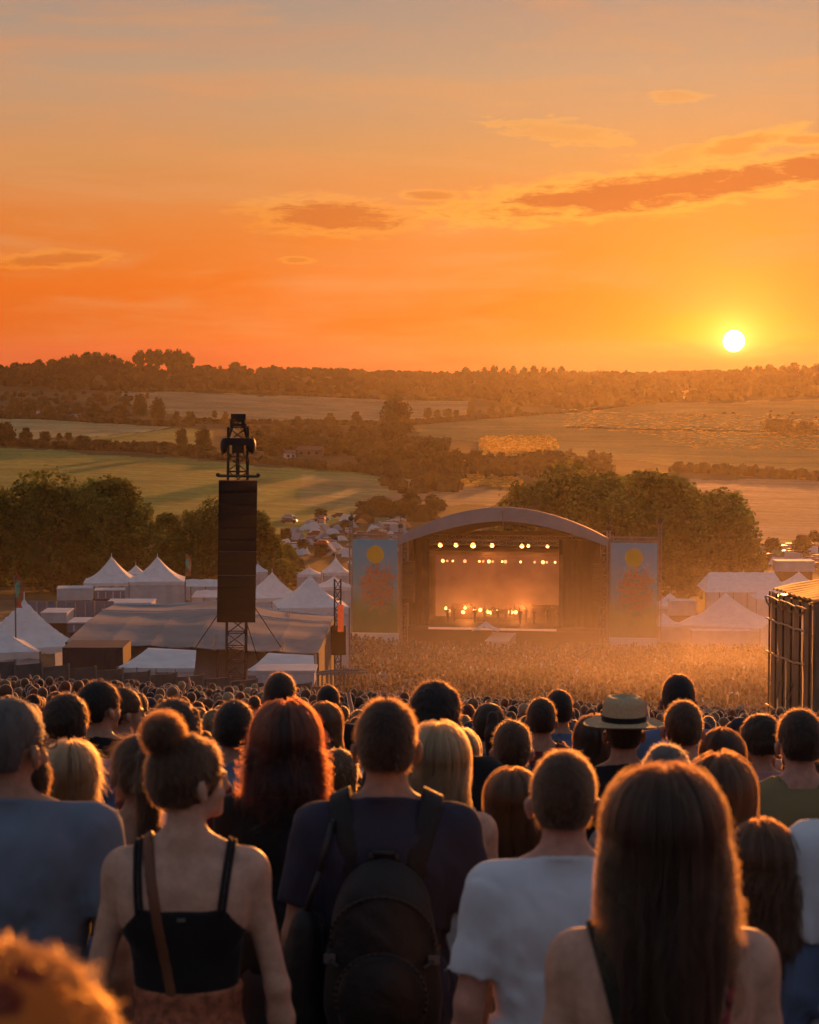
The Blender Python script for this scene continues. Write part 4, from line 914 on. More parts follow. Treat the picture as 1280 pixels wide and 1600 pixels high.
for i in range(12):
    u, z = rr_.uniform(0, .95), rr_.uniform(.2, .45); b = MB(); b.beam(wallpt(u, z, .26), wallpt(min(1, u + rr_.uniform(.02, .15)), z + rr_.uniform(-.12, .12), .28), .02, 4); b.build('loose_cable', METAL, st)
# front end wall and roof
b = MB(); lowB, lowD = B.copy(), D_.copy(); lowB.z = float(gz(B.x, B.y)) - .3; lowD.z = float(gz(D_.x, D_.y)) - .3
b.sheet(lambda u, v: tuple(lowB.lerp(lowD, u).lerp(B.lerp(D_, u), v) - so + Vector((0, -.06 * math.sin(u * 40), 0))), 40, 4); b.build('end_sheeting', SHEET, st)
for i in range(9):
    v0, v1 = i / 9 + .002, (i + 1) / 9 - .002; b = MB()
    b.sheet(lambda u, v: tuple(A.lerp(C_, u).lerp(B.lerp(D_, u), v0 + (v1 - v0) * v) - so + Vector((0, 0, .05 + .08 * math.sin(math.pi * v) + .02 * math.sin(u * 9 + i)))), 12, 5, .02); b.build('roof_sheet', TARP, st)
b = MB(); b.sheet(lambda u, v: tuple(A.lerp(C_, u).lerp(B.lerp(D_, u), v) - so - Vector((0, 0, .2))), 2, 2); b.build('roof_lining', SHEET, st)
# speaker and post by its foot
for i, (px, d, yt, w) in enumerate([]):
    p = G(px, d); r = empty('equipment_case', p, .2, '%s of two dark equipment cases at foot of the clad scaffold' % nth(i, 2), 'case'); zt = zat(yt, d) - p.z
    b = MB(); b.box((0, 0, zt / 2), (w, .6, zt)); b.build('body', DMETAL, r); b = MB(); b.box((0, 0, zt + .03), (w + .06, .66, .06)); b.build('lid', DMETAL, r); b = MB(); b.box((0, -.32, zt * .6), (w * .4, .05, .1)); b.build('handle', METAL, r)

# ------------------------------------------------------------------ people: signed distance bodies
class SDF:
    def __init__(s, lo, hi, h):
        s.h = h; s.lo = np.array(lo, float); n = np.ceil((np.array(hi) - s.lo) / h).astype(int) + 1; s.n = n
        s.ax = [(s.lo[i] + h * np.arange(n[i])).astype(np.float32) for i in range(3)]
        s.F = np.full(n, 0.4, np.float32)
    def win(s, lo, hi):
        a = [max(0, int((lo[i] - s.lo[i]) / s.h)) for i in range(3)]; b = [min(int(s.n[i]), int((hi[i] - s.lo[i]) / s.h) + 2) for i in range(3)]
        sl = tuple(slice(a[i], max(a[i], b[i])) for i in range(3))
        X, Y, Z = np.meshgrid(*[s.ax[i][sl[i]] for i in range(3)], indexing='ij', sparse=True); return sl, X, Y, Z
    def un(s, sl, d, k):
        f = s.F[sl]; h = np.clip(0.5 + 0.5 * (f - d) / k, 0, 1); s.F[sl] = f + (d - f) * h - k * h * (1 - h)
    def ell(s, c, r, k=.02, yaw=0.0, piv=(0, 0), off=0.0, sub=False):
        r = np.array(r, float) + off; R_ = max(r) + .07 + k
        if yaw:
            cx, cy_ = c[0] - piv[0], c[1] - piv[1]; ca, sa = math.cos(yaw), math.sin(yaw); cw = (piv[0] + cx * ca - cy_ * sa, piv[1] + cx * sa + cy_ * ca, c[2])
        else: cw = c
        sl, X, Y, Z = s.win([cw[i] - R_ for i in range(3)], [cw[i] + R_ for i in range(3)])
        x, y, z = X - cw[0], Y - cw[1], Z - cw[2]
        if yaw: x, y = x * ca + y * sa, -x * sa + y * ca
        k0 = np.sqrt((x / r[0]) ** 2 + (y / r[1]) ** 2 + (z / r[2]) ** 2); k1 = np.sqrt((x / r[0] ** 2) ** 2 + (y / r[1] ** 2) ** 2 + (z / r[2] ** 2) ** 2) + 1e-6
        d = k0 * (k0 - 1) / k1
        if sub: s.F[sl] = np.maximum(s.F[sl], -d)
        else: s.un(sl, d, k)
        return s
    def cap(s, a, b, ra, rb, k=.02, yaw=0.0, piv=(0, 0), fy=1.0):
        a, b = np.array(a, float), np.array(b, float)
        if yaw:
            ca, sa = math.cos(yaw), math.sin(yaw)
            for p in (a, b): x, y = p[0] - piv[0], p[1] - piv[1]; p[0], p[1] = piv[0] + x * ca - y * sa, piv[1] + x * sa + y * ca
        R_ = max(ra, rb) + .06 + k; sl, X, Y, Z = s.win(np.minimum(a, b) - R_, np.maximum(a, b) + R_)
        d_ = b - a; dd = (d_ ** 2).sum() + 1e-9; t = np.clip(((X - a[0]) * d_[0] + (Y - a[1]) * d_[1] + (Z - a[2]) * d_[2]) / dd, 0, 1)
        d = np.sqrt((X - a[0] - t * d_[0]) ** 2 + ((Y - a[1] - t * d_[1]) / fy) ** 2 + (Z - a[2] - t * d_[2]) ** 2) - (ra + (rb - ra) * t)
        s.un(sl, d, k); return s
    def all(s): return np.meshgrid(*s.ax, indexing='ij', sparse=True)
    def mesh(s):
        F = s.F; h = s.h; neg = F < 0; n = F.shape
        c = [neg[i:n[0] - 1 + i, j:n[1] - 1 + j, k:n[2] - 1 + k] for i in (0, 1) for j in (0, 1) for k in (0, 1)]
        anyv = np.logical_or.reduce(c) & ~np.logical_and.reduce(c); cells = np.argwhere(anyv)
        if len(cells) == 0: return np.zeros((3, 3)), np.zeros((1, 4), int)
        I, J, K = cells.T; acc = np.zeros((len(cells), 3)); cnt = np.zeros(len(cells))
        for ax in range(3):
            o1, o2 = [a for a in range(3) if a != ax]
            for u in (0, 1):
                for v in (0, 1):
                    p0 = np.zeros(3, int); p0[o1] = u; p0[o2] = v; p1 = p0.copy(); p1[ax] = 1
                    f0 = F[I + p0[0], J + p0[1], K + p0[2]]; f1 = F[I + p1[0], J + p1[1], K + p1[2]]; m = (f0 < 0) != (f1 < 0)
                    t = np.where(m, f0 / np.where(m, f0 - f1, 1), 0); pt = np.repeat(p0[None].astype(float), len(cells), 0); pt[:, ax] = t; acc[m] += pt[m]; cnt[m] += 1
        V = s.lo + (cells + acc / cnt[:, None]) * h
        idx = -np.ones(anyv.shape, int); idx[I, J, K] = np.arange(len(cells)); Q = []
        for ax in range(3):
            o1, o2 = [(1, 2), (2, 0), (0, 1)][ax]; sl0 = [slice(1, -1)] * 3; sl0[ax] = slice(0, n[ax] - 1); sl1 = list(sl0); sl1[ax] = slice(1, n[ax])
            a, b = neg[tuple(sl0)], neg[tuple(sl1)]; e = np.argwhere(a != b); 
            if len(e) == 0: continue
            fl = a[tuple(e.T)]; base = e + 1; base[:, ax] -= 1; d1 = np.zeros(3, int); d1[o1] = 1; d2 = np.zeros(3, int); d2[o2] = 1
            g = lambda p: idx[p[:, 0], p[:, 1], p[:, 2]]
            q = np.stack([g(base - d1 - d2), g(base - d2), g(base), g(base - d1)], 1); q[~fl] = q[~fl][:, ::-1]; Q.append(q)
        Q = np.concatenate(Q); Q = Q[(Q >= 0).all(1)]; return V, Q
def wav(X, Y, Z, f, seed, n=5):
    q = np.random.default_rng(seed); o = 0
    for i in range(n):
        d = q.normal(0, 1, 3); d /= np.linalg.norm(d); ff = f * q.uniform(.6, 1.6); o = o + np.sin((X * d[0] + Y * d[1] + Z * d[2]) * ff + q.uniform(0, 6.28) + (1.3 * o if i else 0))
    return o / n
def arm_joints(sp, s):
    """shoulder, elbow, wrist of one arm; sp['arms'] gives a pose per side (-1 left, 1 right)"""
    sw = sp['sw']; pose = sp['arms'][0 if s < 0 else 1]; sh = np.array([s * sw, -.005, 1.405])
    if pose == 'down': el, wr = sh + [s * .055, -.015, -.285], sh + [s * .075, .05, -.535]
    elif pose == 'bent': el, wr = sh + [s * .06, -.02, -.28], sh + [s * -.02, .19, -.33]
    elif pose == 'pocket': el, wr = sh + [s * .10, -.05, -.27], sh + [s * .03, .06, -.50]
    elif pose == 'up': el, wr = sh + [s * .13, .10, .10], sh + [s * .10, .12, .38]
    elif pose == 'phone': el, wr = sh + [s * .04, .20, -.12], sh + [s * -.06, .30, .12]
    else: el, wr = pose
    return sh, np.array(el), np.array(wr)
def neckp(sp): return (0.0, -.01)
def head(S_, sp, off=0.0, k=.015, face=True):
    yaw = sp['yaw']; pv = neckp(sp); hs = sp.get('hs', 1.0); f = sp['fem']
    e = lambda c, r, k=k: S_.ell((c[0] * hs, c[1] * hs, 1.635 + (c[2] - 1.635) * hs), np.array(r) * hs, k, yaw, pv, off)
    e((0, -.012, 1.655), (.0745, .098, .094), .02); e((0, .03, 1.60), (.056 - .004 * f, .068, .075)); e((0, .05, 1.553), (.036 - .004 * f, .038, .028), .03)
    if face:
        e((0, .096, 1.625), (.020, .02, .02), .02); e((0, .108, 1.598), (.013, .022, .014), .012); e((0, .098, 1.623), (.008, .02, .024), .015)
        e((0, .086, 1.567), (.023, .02, .007), .006); e((0, .085, 1.556), (.021, .018, .007), .006); e((0, .088, 1.533), (.018, .016, .015), .02)
        for s in (-1, 1):
            e((s * .033, .068, 1.59), (.02, .024, .018), .02); e((s * .03, .085, 1.645), (.024, .014, .007), .012)
            S_.ell((pv[0] + (s * .031 - pv[0]), .101, 1.627), (.014, .012, .009), .01, yaw, pv, 0, True); e((s * .031, .082, 1.627), (.012, .012, .011), .003)
            e((s * .084, -.006, 1.612), (.011, .015, .030), .008); e((s * .094, -.016, 1.620), (.0065, .013, .024), .008); e((s * .084, .0, 1.590), (.009, .010, .013), .008)
def hand(S_, el, wr, s, h):
    d = wr - el; d /= np.linalg.norm(d); side = np.array([0, 1., 0]) if abs(d[1]) < .8 else np.array([0, 0, 1.]); side = side - d * side.dot(d); side /= np.linalg.norm(side); nrm = np.cross(d, side) * s
    S_.cap(wr, wr + d * .05, .027, .03, .02); 
    for i, (o, L) in enumerate(((.030, .072), (.010, .080), (-.011, .075), (-.031, .058))):
        a = wr + d * .078 + side * o; S_.cap(wr + d * .035 + side * o * .8, a, .015, .0115, .010)
        b = a + d * L * .55 - nrm * .012 + side * o * .12; c = b + d * L * .38 - nrm * .022; S_.cap(a, b, .0108, .0095, .004); S_.cap(b, c, .0095, .008, .004)
    a = wr + d * .025 + side * .025; b = a + d * .035 + side * .03 - nrm * .012; S_.cap(a, b, .016, .012, .012); S_.cap(b, b + d * .035 + side * .006 - nrm * .01, .012, .0095, .004)
def torso(S_, sp, off=0.0, loose=0.0, arms=None, cut=None):
    sw, g, f = sp['sw'], sp['g'], sp['fem']; o = off + loose
    S_.ell((0, -.012, 1.335), (.152 * g + .02 * (1 - f), .100 * g, .145), .05, off=o * .8)
    S_.ell((0, -.004, 1.22), (.140 * g + .012 * (1 - f), .098 * g, .16), .06, off=o)
    S_.ell((0, .0, 1.06), ((.122 + .02 * (1 - f)) * g, .092 * g, .14), .07, off=o)
    S_.ell((0, -.015, .925), ((.158 + .008 * f) * g, .112 * g, .125), .07, off=o)
    if f:
        for s in (-1, 1): S_.ell((s * .075, .075, 1.27), (.062, .055, .06), .03, off=off)
    for s in (-1, 1):
        S_.cap((s * .018, -.022, 1.485), (s * (sw - .025), -.012, 1.418), .046 - .008 * f + off, .042 + off, .035)
        S_.ell((s * .085, -.062, 1.33), (.075, .045, .10), .04, off=o * .6)
        S_.ell((s * sw, -.005, 1.392), (.05 * g, .052 * g, .062), .04, off=off)
def body(sp, h):
    S_ = SDF((-.62, -.24, -.01), (.62, .46, 1.86), h) if 'up' in sp['arms'] or 'phone' in sp['arms'] else SDF((-.46, -.22, -.01), (.46, .40, 1.80), h)
    g, f = sp['g'], sp['fem']; torso(S_, sp)
    S_.cap((0, -.022, 1.40), (0, -.014, 1.57), .060 - .012 * f, .054 - .010 * f, .03, fy=1.0)
    for s in (-1, 1):
        sh, el, wr = arm_joints(sp, s); ag = g * (1 - .14 * f)
        S_.cap(sh, el, .047 * ag, .037 * ag, .035); S_.cap(el, el + (wr - el) * .35, .036 * ag, .039 * ag, .02); S_.cap(el + (wr - el) * .35, wr, .039 * ag, .025 * ag, .02); hand(S_, el, wr, s, h)
        S_.cap((s * .085, -.01, .88), (s * .095, .0, .50), .085 * g, .052 * g, .03); S_.cap((s * .095, 0, .50), (s * .10, -.02, .30), .05, .052, .03); S_.cap((s * .10, -.02, .30), (s * .10, -.02, .09), .052, .034, .03)
        S_.cap((s * .10, -.04, .045), (s * .115, .13, .03), .04, .032, .02)
    head(S_, sp); return S_
def tshirt(sp, h, sleeve=.56, hem=.86, neck=.074, seed=1, loose=.014, neckz=1.462, wr=.006):
    A_ = SDF((-.46, -.25, hem - .03), (.46, .30, 1.56), h); g, f = sp['g'], sp['fem']; Fs = None
    if sleeve > 0:
        for s in (-1, 1):
            B_ = SDF((-.46, -.25, hem - .03), (.46, .30, 1.56), h); sh, el, w_ = arm_joints(sp, s); ag = g * (1 - .1 * f); d = (el - sh); L = np.linalg.norm(d); d = d / L
            B_.cap(sh, sh + d * (sleeve * L + .05), .060 * ag + .006, .058 * ag + .008, .01); X, Y, Z = B_.all(); pc = sh + d * sleeve * L
            B_.F = np.maximum(B_.F, (X - pc[0]) * d[0] + (Y - pc[1]) * d[1] + (Z - pc[2]) * d[2]); Fs = B_.F if Fs is None else np.minimum(Fs, B_.F)
    torso(A_, sp, .009, loose)
    A_.ell((0, -.005, .95), (.165 * g, .118 * g, .16), .06, off=loose)
    if Fs is not None: A_.un((slice(None),) * 3, Fs, .03)
    X, Y, Z = A_.all(); low = np.clip((1.42 - Z) / .35, 0, 1)
    A_.F = A_.F + wr * 3.2 * low * wav(X, Y * .6, Z * 1.3, 26, seed) + wr * 1.5 * low * wav(X * 1.2, Y, Z * .35, 85, seed + 4) + wr * .8 * wav(X, Y, Z * .5, 60, seed + 9)
    if neck < .083:
        nr = .068 - .012 * f; rc = np.sqrt(X ** 2 + (Y + .016) ** 2) - nr; zc = 1.487 - .28 * (Y + .016); A_.F = np.maximum(A_.F, np.maximum(Z - zc, rc * -1 - .03))
        A_.F = np.maximum(A_.F, np.minimum(Z - zc, 1)); A_.un((slice(None),) * 3, np.sqrt(rc ** 2 + (Z - zc + .004) ** 2) - .0085, .008)
    else:
        rc = np.sqrt(X ** 2 + ((Y + .006) * .9) ** 2) - neck; zc = neckz + .10 * (Y * -1.0); A_.F = np.maximum(A_.F, -np.maximum(rc, zc - Z)); A_.F = np.maximum(A_.F, Z - 1.53); A_.F = np.maximum(A_.F, hem - Z)
    if sleeve <= 0: A_.F = np.maximum(A_.F, np.abs(X) - (sp['sw'] - .02) - .03 * np.clip((1.3 - Z) * 4, 0, 1) * 3)
    return A_
def shell(sp, h, region, off=.004, zlo=.85, zhi=1.56):
    """cloth or a strap that follows the skin where region(X,Y,Z) < 0"""
    A_ = SDF((-.30, -.25, zlo), (.30, .25, zhi), h); torso(A_, sp, off); X, Y, Z = A_.all()
    A_.cap((0, -.022, 1.40), (0, -.014, 1.57), .060 - .012 * sp['fem'] + off, .054 - .010 * sp['fem'] + off, .03)
    A_.F = np.maximum(A_.F, region(X, Y, Z)); return A_
def trousers(sp, h, top=1.0, leg=.06, skirt=False, off=.012, seed=4):
    A_ = SDF((-.32, -.27, 0), (.32, .25, max(1.06, top + .04)), h); g = sp['g']
    if top > 1.06: A_.ell((0, -.002, 1.19), (.140 * g, .098 * g, .16), .06, off=off)
    A_.ell((0, .0, 1.06), ((.122 + .02 * (1 - sp['fem'])) * g, .092 * g, .14), .07, off=off); A_.ell((0, -.015, .925), ((.158 + .008 * sp['fem']) * g, .112 * g, .125), .07, off=off); A_.ell((0, -.045, .87), (.14 * g, .09 * g, .10), .05, off=off)
    if skirt: A_.cap((0, -.01, .9), (0, 0, .45), .15, .21, .06)
    else:
        for s in (-1, 1): A_.cap((s * .085, -.01, .88), (s * .095, .0, .50), .085 * g + off, .062 * g + off, .03); A_.cap((s * .095, 0, .50), (s * .10, -.02, .08), .062 + off, .048 + off, .03)
    X, Y, Z = A_.all(); A_.F = np.maximum(np.maximum(A_.F + .004 * wav(X, Y, Z, 30, seed), Z - top), leg - Z); return A_
def hair_cap(sp, h, kind, thick=.012, seed=1):
    yaw = sp['yaw']; pv = neckp(sp); hs = sp.get('hs', 1.0); S_ = SDF((-.24, -.28, 1.18), (.24, .22, 1.90), h)
    def rot(X, Y): ca, sa = math.cos(yaw), math.sin(yaw); x, y = X - pv[0], Y - pv[1]; return x * ca + y * sa, -x * sa + y * ca + pv[1]
    X, Y, Z = S_.all(); x, y = rot(X, Y); zz = 1.635 + (Z - 1.635) / hs; xx, yy = x / hs, y / hs
    t = thick; sx_ = (.0765 * hs + t * .35) if kind == 'short' else .079 * hs + t * .8; S_.ell((0, -.014 * hs, 1.635 + .022 * hs), (sx_, .101 * hs + t, .094 * hs + t), .01, yaw, pv)
    S_.ell((0, -.045 * hs, 1.635 - .022 * hs), (.060 * hs + t * .5, .058 * hs + t * .8, .06 * hs + t * .4), .03, yaw, pv)
    if kind == 'short':
        line = np.where(yy < 0, 1.572 + .25 * np.clip(yy + .06, 0, 1), 1.59) ; front = 1.575 + np.clip(yy - .01, 0, .2) * 1.15
        ear = np.where((np.abs(xx) > .055) & (yy > -.035), 1.632 - zz, -1); region = np.maximum(np.maximum(line - zz, front - zz), ear)
        S_.F = np.maximum(S_.F, region)
    elif kind in ('long', 'bob', 'pony', 'bun'):
        front = np.maximum(1.56 + np.clip(yy - .02, 0, .2) * 1.5 - zz, yy - .075)
        if kind in ('pony', 'bun'): front = np.maximum(front, 1.562 + .1 * np.clip(yy + .03, 0, 1) - zz); front = np.maximum(front, np.where((np.abs(xx) > .06) & (yy > -.03), 1.628 - zz, -1))
        S_.F = np.maximum(S_.F, front)
        if kind == 'long':
            zb = sp.get('hairz', 1.22); S_.cap((0, -.05, 1.63), (0, -.105, zb + .03), .083 * hs + t, sp.get('hairw', .085), .05, fy=.62)
            for s in (-1, 1): kw = sp.get('hairw', .085) / .085; S_.cap((s * .06, -.02, 1.62), (s * .07 * kw, -.085, max(1.42, zb)), .038, .042 * kw, .03)
        if kind == 'bob':
            zb = sp.get('hairz', 1.47); S_.cap((0, -.03, 1.64), (0, -.04, zb + .03), .092 * hs + t, .088 * hs, .04, fy=.85)
            for s in (-1, 1): S_.cap((s * .075, .01, 1.62), (s * .08, .0, zb + .03), .03, .026, .03)
        if kind == 'pony':
            S_.ell((0, -.125, 1.70), (.028, .03, .028), .01, yaw, pv); S_.cap((0, -.14, 1.71), (0, -.165, 1.62), .026, .042, .02, yaw, pv); S_.cap((0, -.165, 1.62), (0, -.14, 1.40), .045, .035, .02, yaw, pv, fy=.8); S_.cap((0, -.14, 1.40), (.01, -.135, 1.27), .034, .006, .02, yaw, pv)
        if kind == 'bun': S_.ell(sp.get('bunc', (0, -.095, 1.765)), (.052, .050, .046), .012, yaw, pv)
        if kind in ('long', 'bob'): S_.F = np.maximum(S_.F, zb - Z)
    st = np.arctan2(x, -(y + .01)); ridg = wav(x * .6, y * .6, Z * .12, 130, seed) * .0028 + wav(x, y, Z * .35, 60, seed + 3) * .0032
    if kind == 'short' or kind == 'curly': ridg = wav(x, y, Z, 150, seed) * .0022 + wav(x, y, Z, 50, seed + 5) * .002
    if kind == 'curly': S_.F = np.maximum(S_.F, np.maximum(1.578 - zz, (1.585 + np.clip(yy - .01, 0, .2) * 1.1) - zz)); ridg = ridg * 3
    S_.F = S_.F + ridg; return S_
LIGHTER = {'black': 'dark brown', 'dark brown': 'brown', 'brown': 'light brown', 'auburn': 'light brown', 'light brown': 'blond', 'dark auburn': 'red'}  # loose hairs coloured a tone lighter to stand in for rim light
def strands(name, P_, rad, m):
    """P_: (n, k, 3) hair strands as one curves object"""
    n, k, _ = P_.shape; hc = bpy.data.hair_curves.new(name); hc.add_curves([k] * n)
    hc.position_data.foreach_set('vector', np.ascontiguousarray(P_, np.float32).ravel())
    a = hc.attributes.get('radius') or hc.attributes.new('radius', 'FLOAT', 'POINT')
    t = np.linspace(1, .35, k)[None] * np.ones((n, 1)) * rad; a.data.foreach_set('value', t.astype(np.float32).ravel())
    hc.materials.append(m); return hc
def fuzz(V, Q, n, L, seed, down=.5, k=3, mess=.5, lim=None):
    """short hairs growing off a hair mesh"""
    q = np.random.default_rng(seed); f = Q[q.integers(0, len(Q), n)]; a, b, c, d = V[f[:, 0]], V[f[:, 1]], V[f[:, 2]], V[f[:, 3]]
    nrm = np.cross(c - a, d - b); nrm /= np.linalg.norm(nrm, axis=1)[:, None] + 1e-9; p = (a + b + c + d) / 4 + q.normal(0, .003, (n, 3))
    tg = np.array([0, 0, -1.]) - nrm * nrm[:, 2:3] * -1; tg /= np.linalg.norm(tg, axis=1)[:, None] + 1e-9
    dr = nrm * (1 - down) + tg * down + q.normal(0, mess * .5, (n, 3)); dr /= np.linalg.norm(dr, axis=1)[:, None]; L = L * q.uniform(.4, 1.2, n)[:, None]
    pts = [p - nrm * .003]
    for i in range(1, k): dr2 = dr + tg * .35 * i * down; pts.append(pts[-1] + dr2 / np.linalg.norm(dr2, axis=1)[:, None] * L / (k - 1))
    P_ = np.stack(pts, 1); 
    if lim == 'edge': P_ = P_[(np.abs(P_[:, 0, 0]) > .062) | (P_[:, 0, 2] > 1.715)]
    elif lim is not None: P_ = P_[P_[:, 0, 2] > lim]
    return P_
def long_strands(sp, n, zb, seed, wid=.10, k=12, wave=.006, back=-.125, t=.014, spread=1.9, flare=0.0, edge=0.0):
    """strands that run over the skull and hang down the back"""
    q = np.random.default_rng(seed); yaw = sp['yaw']; hs = sp.get('hs', 1.0); ph = q.uniform(-spread, spread, n); th0 = q.uniform(.05, 1.2, n); lay = q.uniform(-.004, .012, n) + (q.random(n) < .12) * q.uniform(0, .016, n)
    pts = []; tt = np.linspace(0, 1, k); rz = .094 * hs + t; cz = 1.635 + .022 * hs; hx, hy = .080 * hs + t, .102 * hs + t; ze = zb + q.uniform(-.10, .10, n) * (1 + .3 * np.abs(ph)); w1, w2 = q.uniform(0, 6.28, n), q.uniform(0, 6.28, n)
    nc = max(30, n // 90); ci = q.integers(0, nc, n); pc = q.uniform(-spread, spread, nc); pc = np.where(edge > 0, np.sign(pc) * q.uniform(max(edge, .01), spread, nc), pc); ph = pc[ci] + q.normal(0, .10, n); w1 = q.uniform(0, 6.28, nc)[ci] + q.normal(0, .25, n); w2 = q.uniform(0, 6.28, nc)[ci] + q.normal(0, .25, n)
    ze = ze + q.normal(0, .035, nc)[ci]; gather = np.where(q.random(n) < .85, 1.0, 0.0)
    amp = wave * q.uniform(.5, 1.4, nc)[ci] * q.uniform(.8, 1.2, n); ca, sa = math.cos(yaw), math.sin(yaw)
    if edge > 0: th0 = q.uniform(.55, 1.35, n)
    for i, u in enumerate(tt):
        a = np.minimum(1.0, u / .32); th = th0 + (1.62 - th0) * a; R_ = np.sin(th); x = (hx + lay) * R_ * np.sin(ph); y = -.014 - (hy + lay) * R_ * np.cos(ph); z = cz + (rz + lay) * np.cos(th)
        v = max(0.0, (u - .32) / .68); zz = cz + (rz + lay) * math.cos(1.62); z = np.where(u > .32, zz + (ze - zz) * v, z)
        xr, yr = x * ca - (y + .01) * sa, x * sa + (y + .01) * ca - .01
        phv = ph + (pc[ci] - ph) * gather * min(1, v * 1.3) * .75; tx = np.sin(phv) * wid * (1 + flare * (.45 * math.sin(math.pi * min(1, v * 1.5)) - .35 * v) - .15 * v) + .02 * np.sin(w1) * v; ty = back - lay * 1.5 + .045 * np.abs(np.sin(ph)) ** 2
        s_ = v ** .8 * (1 - .2); sm = min(1, v * 1.6); sm = sm * sm * (3 - 2 * sm); x2 = xr * (1 - sm) + tx * sm; y2 = yr * (1 - sm) + ty * sm
        x2 = x2 + amp * np.sin(w1 + v * 9) * v * 1.5; y2 = y2 + amp * np.sin(w2 + v * 8) * v; pts.append(np.stack([x2, y2, z], 1))
    return np.stack(pts, 1)

HC = {'black': (.018, .012, .010), 'dark brown': (.045, .022, .012), 'brown': (.095, .045, .02), 'light brown': (.16, .085, .04), 'blond': (.30, .19, .10), 'red': (.20, .022, .012), 'auburn': (.14, .035, .014), 'grey': (.16, .14, .13), 'dark auburn': (.022, .009, .008)}
SKC = {'pale': (.52, .30, .21), 'tan': (.38, .20, .13), 'brown': (.17, .085, .05), 'pink': (.50, .26, .19)}
def skinm(k): return mat('skin_' + k, SKC[k], .5, .2, 22, bump=.12, bscale=90, sub=.12)
def hairs(k): return hairmat('hair_' + k.replace(' ', '_'), tuple(c * f_ for c, f_ in zip(HC[k], (.42, .40, .38) if k not in ('blond', 'red') else (.7, .6, .5) if k == 'blond' else (.22, .25, .35))))
def hairb(k): return mat('hair_base_' + k.replace(' ', '_'), tuple(c * .55 for c in HC[k]), .55, .45, 30, bump=.5, bscale=150, sheen=.12, aniso=(1, 1, .12))
def cloth(n_, c_): return mat('cloth_' + n_.replace(' ', '_'), c_, .85, .10, 5, bump=.12, bscale=500, sheen=.12)
CL = {'navy': (.030, .028, .048), 'black': (.012, .010, .011), 'white': (.56, .60, .64), 'grey': (.16, .16, .17), 'blue': (.09, .13, .22), 'grey blue': (.15, .19, .25), 'olive': (.12, .11, .05), 'red': (.30, .04, .03), 'teal': (.05, .14, .15),
      'yellow': (.22, .165, .07), 'pink': (.42, .22, .22), 'maroon': (.10, .02, .025), 'denim': (.06, .10, .19), 'cream': (.50, .44, .34), 'rust': (.30, .085, .035), 'green': (.05, .10, .05), 'orange': (.5, .18, .05), 'charcoal': (.045, .042, .045)}
BASE = dict(sw=.185, g=1.0, fem=0, yaw=0.0, arms=('down', 'down'))
def spec(**k): d = dict(BASE); d.update(k); return d
def sdfmesh(name, S_, m):
    V, Q = S_.mesh(); me = mesh_np(name, V, Q); me.materials.append(m); return me, V, Q
def put(root, name, me, m=None): return link(name, me, m, root)
def place(px, d, ytop, sp, label, group=None, rz=0.0, mesh_top=1.745):
    """an empty at the feet, scaled so that the head top shows at ytop"""
    g_ = G(px, d); H = zat(ytop, d) - g_.z; s = H / mesh_top
    open('/tmp/h.txt', 'a').write('%s %.2f %.1f\n' % (label[:50], H, d))
    if not .80 < s < 1.14: print('HEIGHT', label[:40], round(H, 2))
    r = empty('person', g_, rz, label, 'person', group); r.scale = (s, s, s); return r

# ------------------------------------------------------------------ the people one can tell apart in front
HEROES = []
def hero(px, d, ytop, sp, label, skin, hair, hkind, garments, rz=0.0, h=.0095, fuzzn=5000, fuzzL=.012, thick=.012, top=None, fuzzlim=None):
    mt = {'bun': 1.805, 'pony': 1.755}.get(hkind, 1.75 + thick)
    mt = top or mt
    r = place(px, d, ytop, sp, label, None, rz, mt); HEROES.append((px, d, ytop, r))
    me, V, Q = sdfmesh('person_body', body(sp, h), skinm(skin)); put(r, 'body', me)
    for (nm, S_, m) in garments: me, V, Q = sdfmesh(nm, S_, m); put(r, nm, me)
    if hkind:
        me, V, Q = sdfmesh('hair', hair_cap(sp, h * .85, hkind, thick), hairb(hair)); ho = put(r, 'hair', me); globals()['HV'] = (V, Q)
        if fuzzn: put(r, 'loose_hair', strands('loose_hair', fuzz(V, Q, fuzzn, fuzzL * 1.45, 3, .5 if hkind in ('short', 'curly') else .75, lim=fuzzlim), .00035, hairs(LIGHTER.get(hair, hair))))
    return r
def tube(r, name, pts, rad, m, flat=None):
    b = MB()
    for a, c in zip(pts[:-1], pts[1:]): b.beam(a, c, rad, 6)
    return b.build(name, m, r, smooth=True)
def line_d(x0, z0, x1, z1):
    L = math.hypot(x1 - x0, z1 - z0); nx, nz = -(z1 - z0) / L, (x1 - x0) / L
    return lambda X, Z: np.abs((X - x0) * nx + (Z - z0) * nz)
hh = .0095
# 1 man with the backpack
sp = spec(sw=.188, g=1.02, yaw=.05, arms=('down', 'down'), hs=.98)
r = hero(604, 5.45, 1090, sp, 'man in navy T-shirt wearing a black backpack, short dark brown hair', 'tan', 'dark brown', 'short',
         [('t_shirt', tshirt(sp, hh, .70, .84, .078, 3, wr=.007), cloth('navy', CL['navy'])), ('trousers', trousers(sp, .014), cloth('charcoal', CL['charcoal']))], rz=-.04, fuzzn=9000, fuzzL=.011, thick=.011)
man1 = r
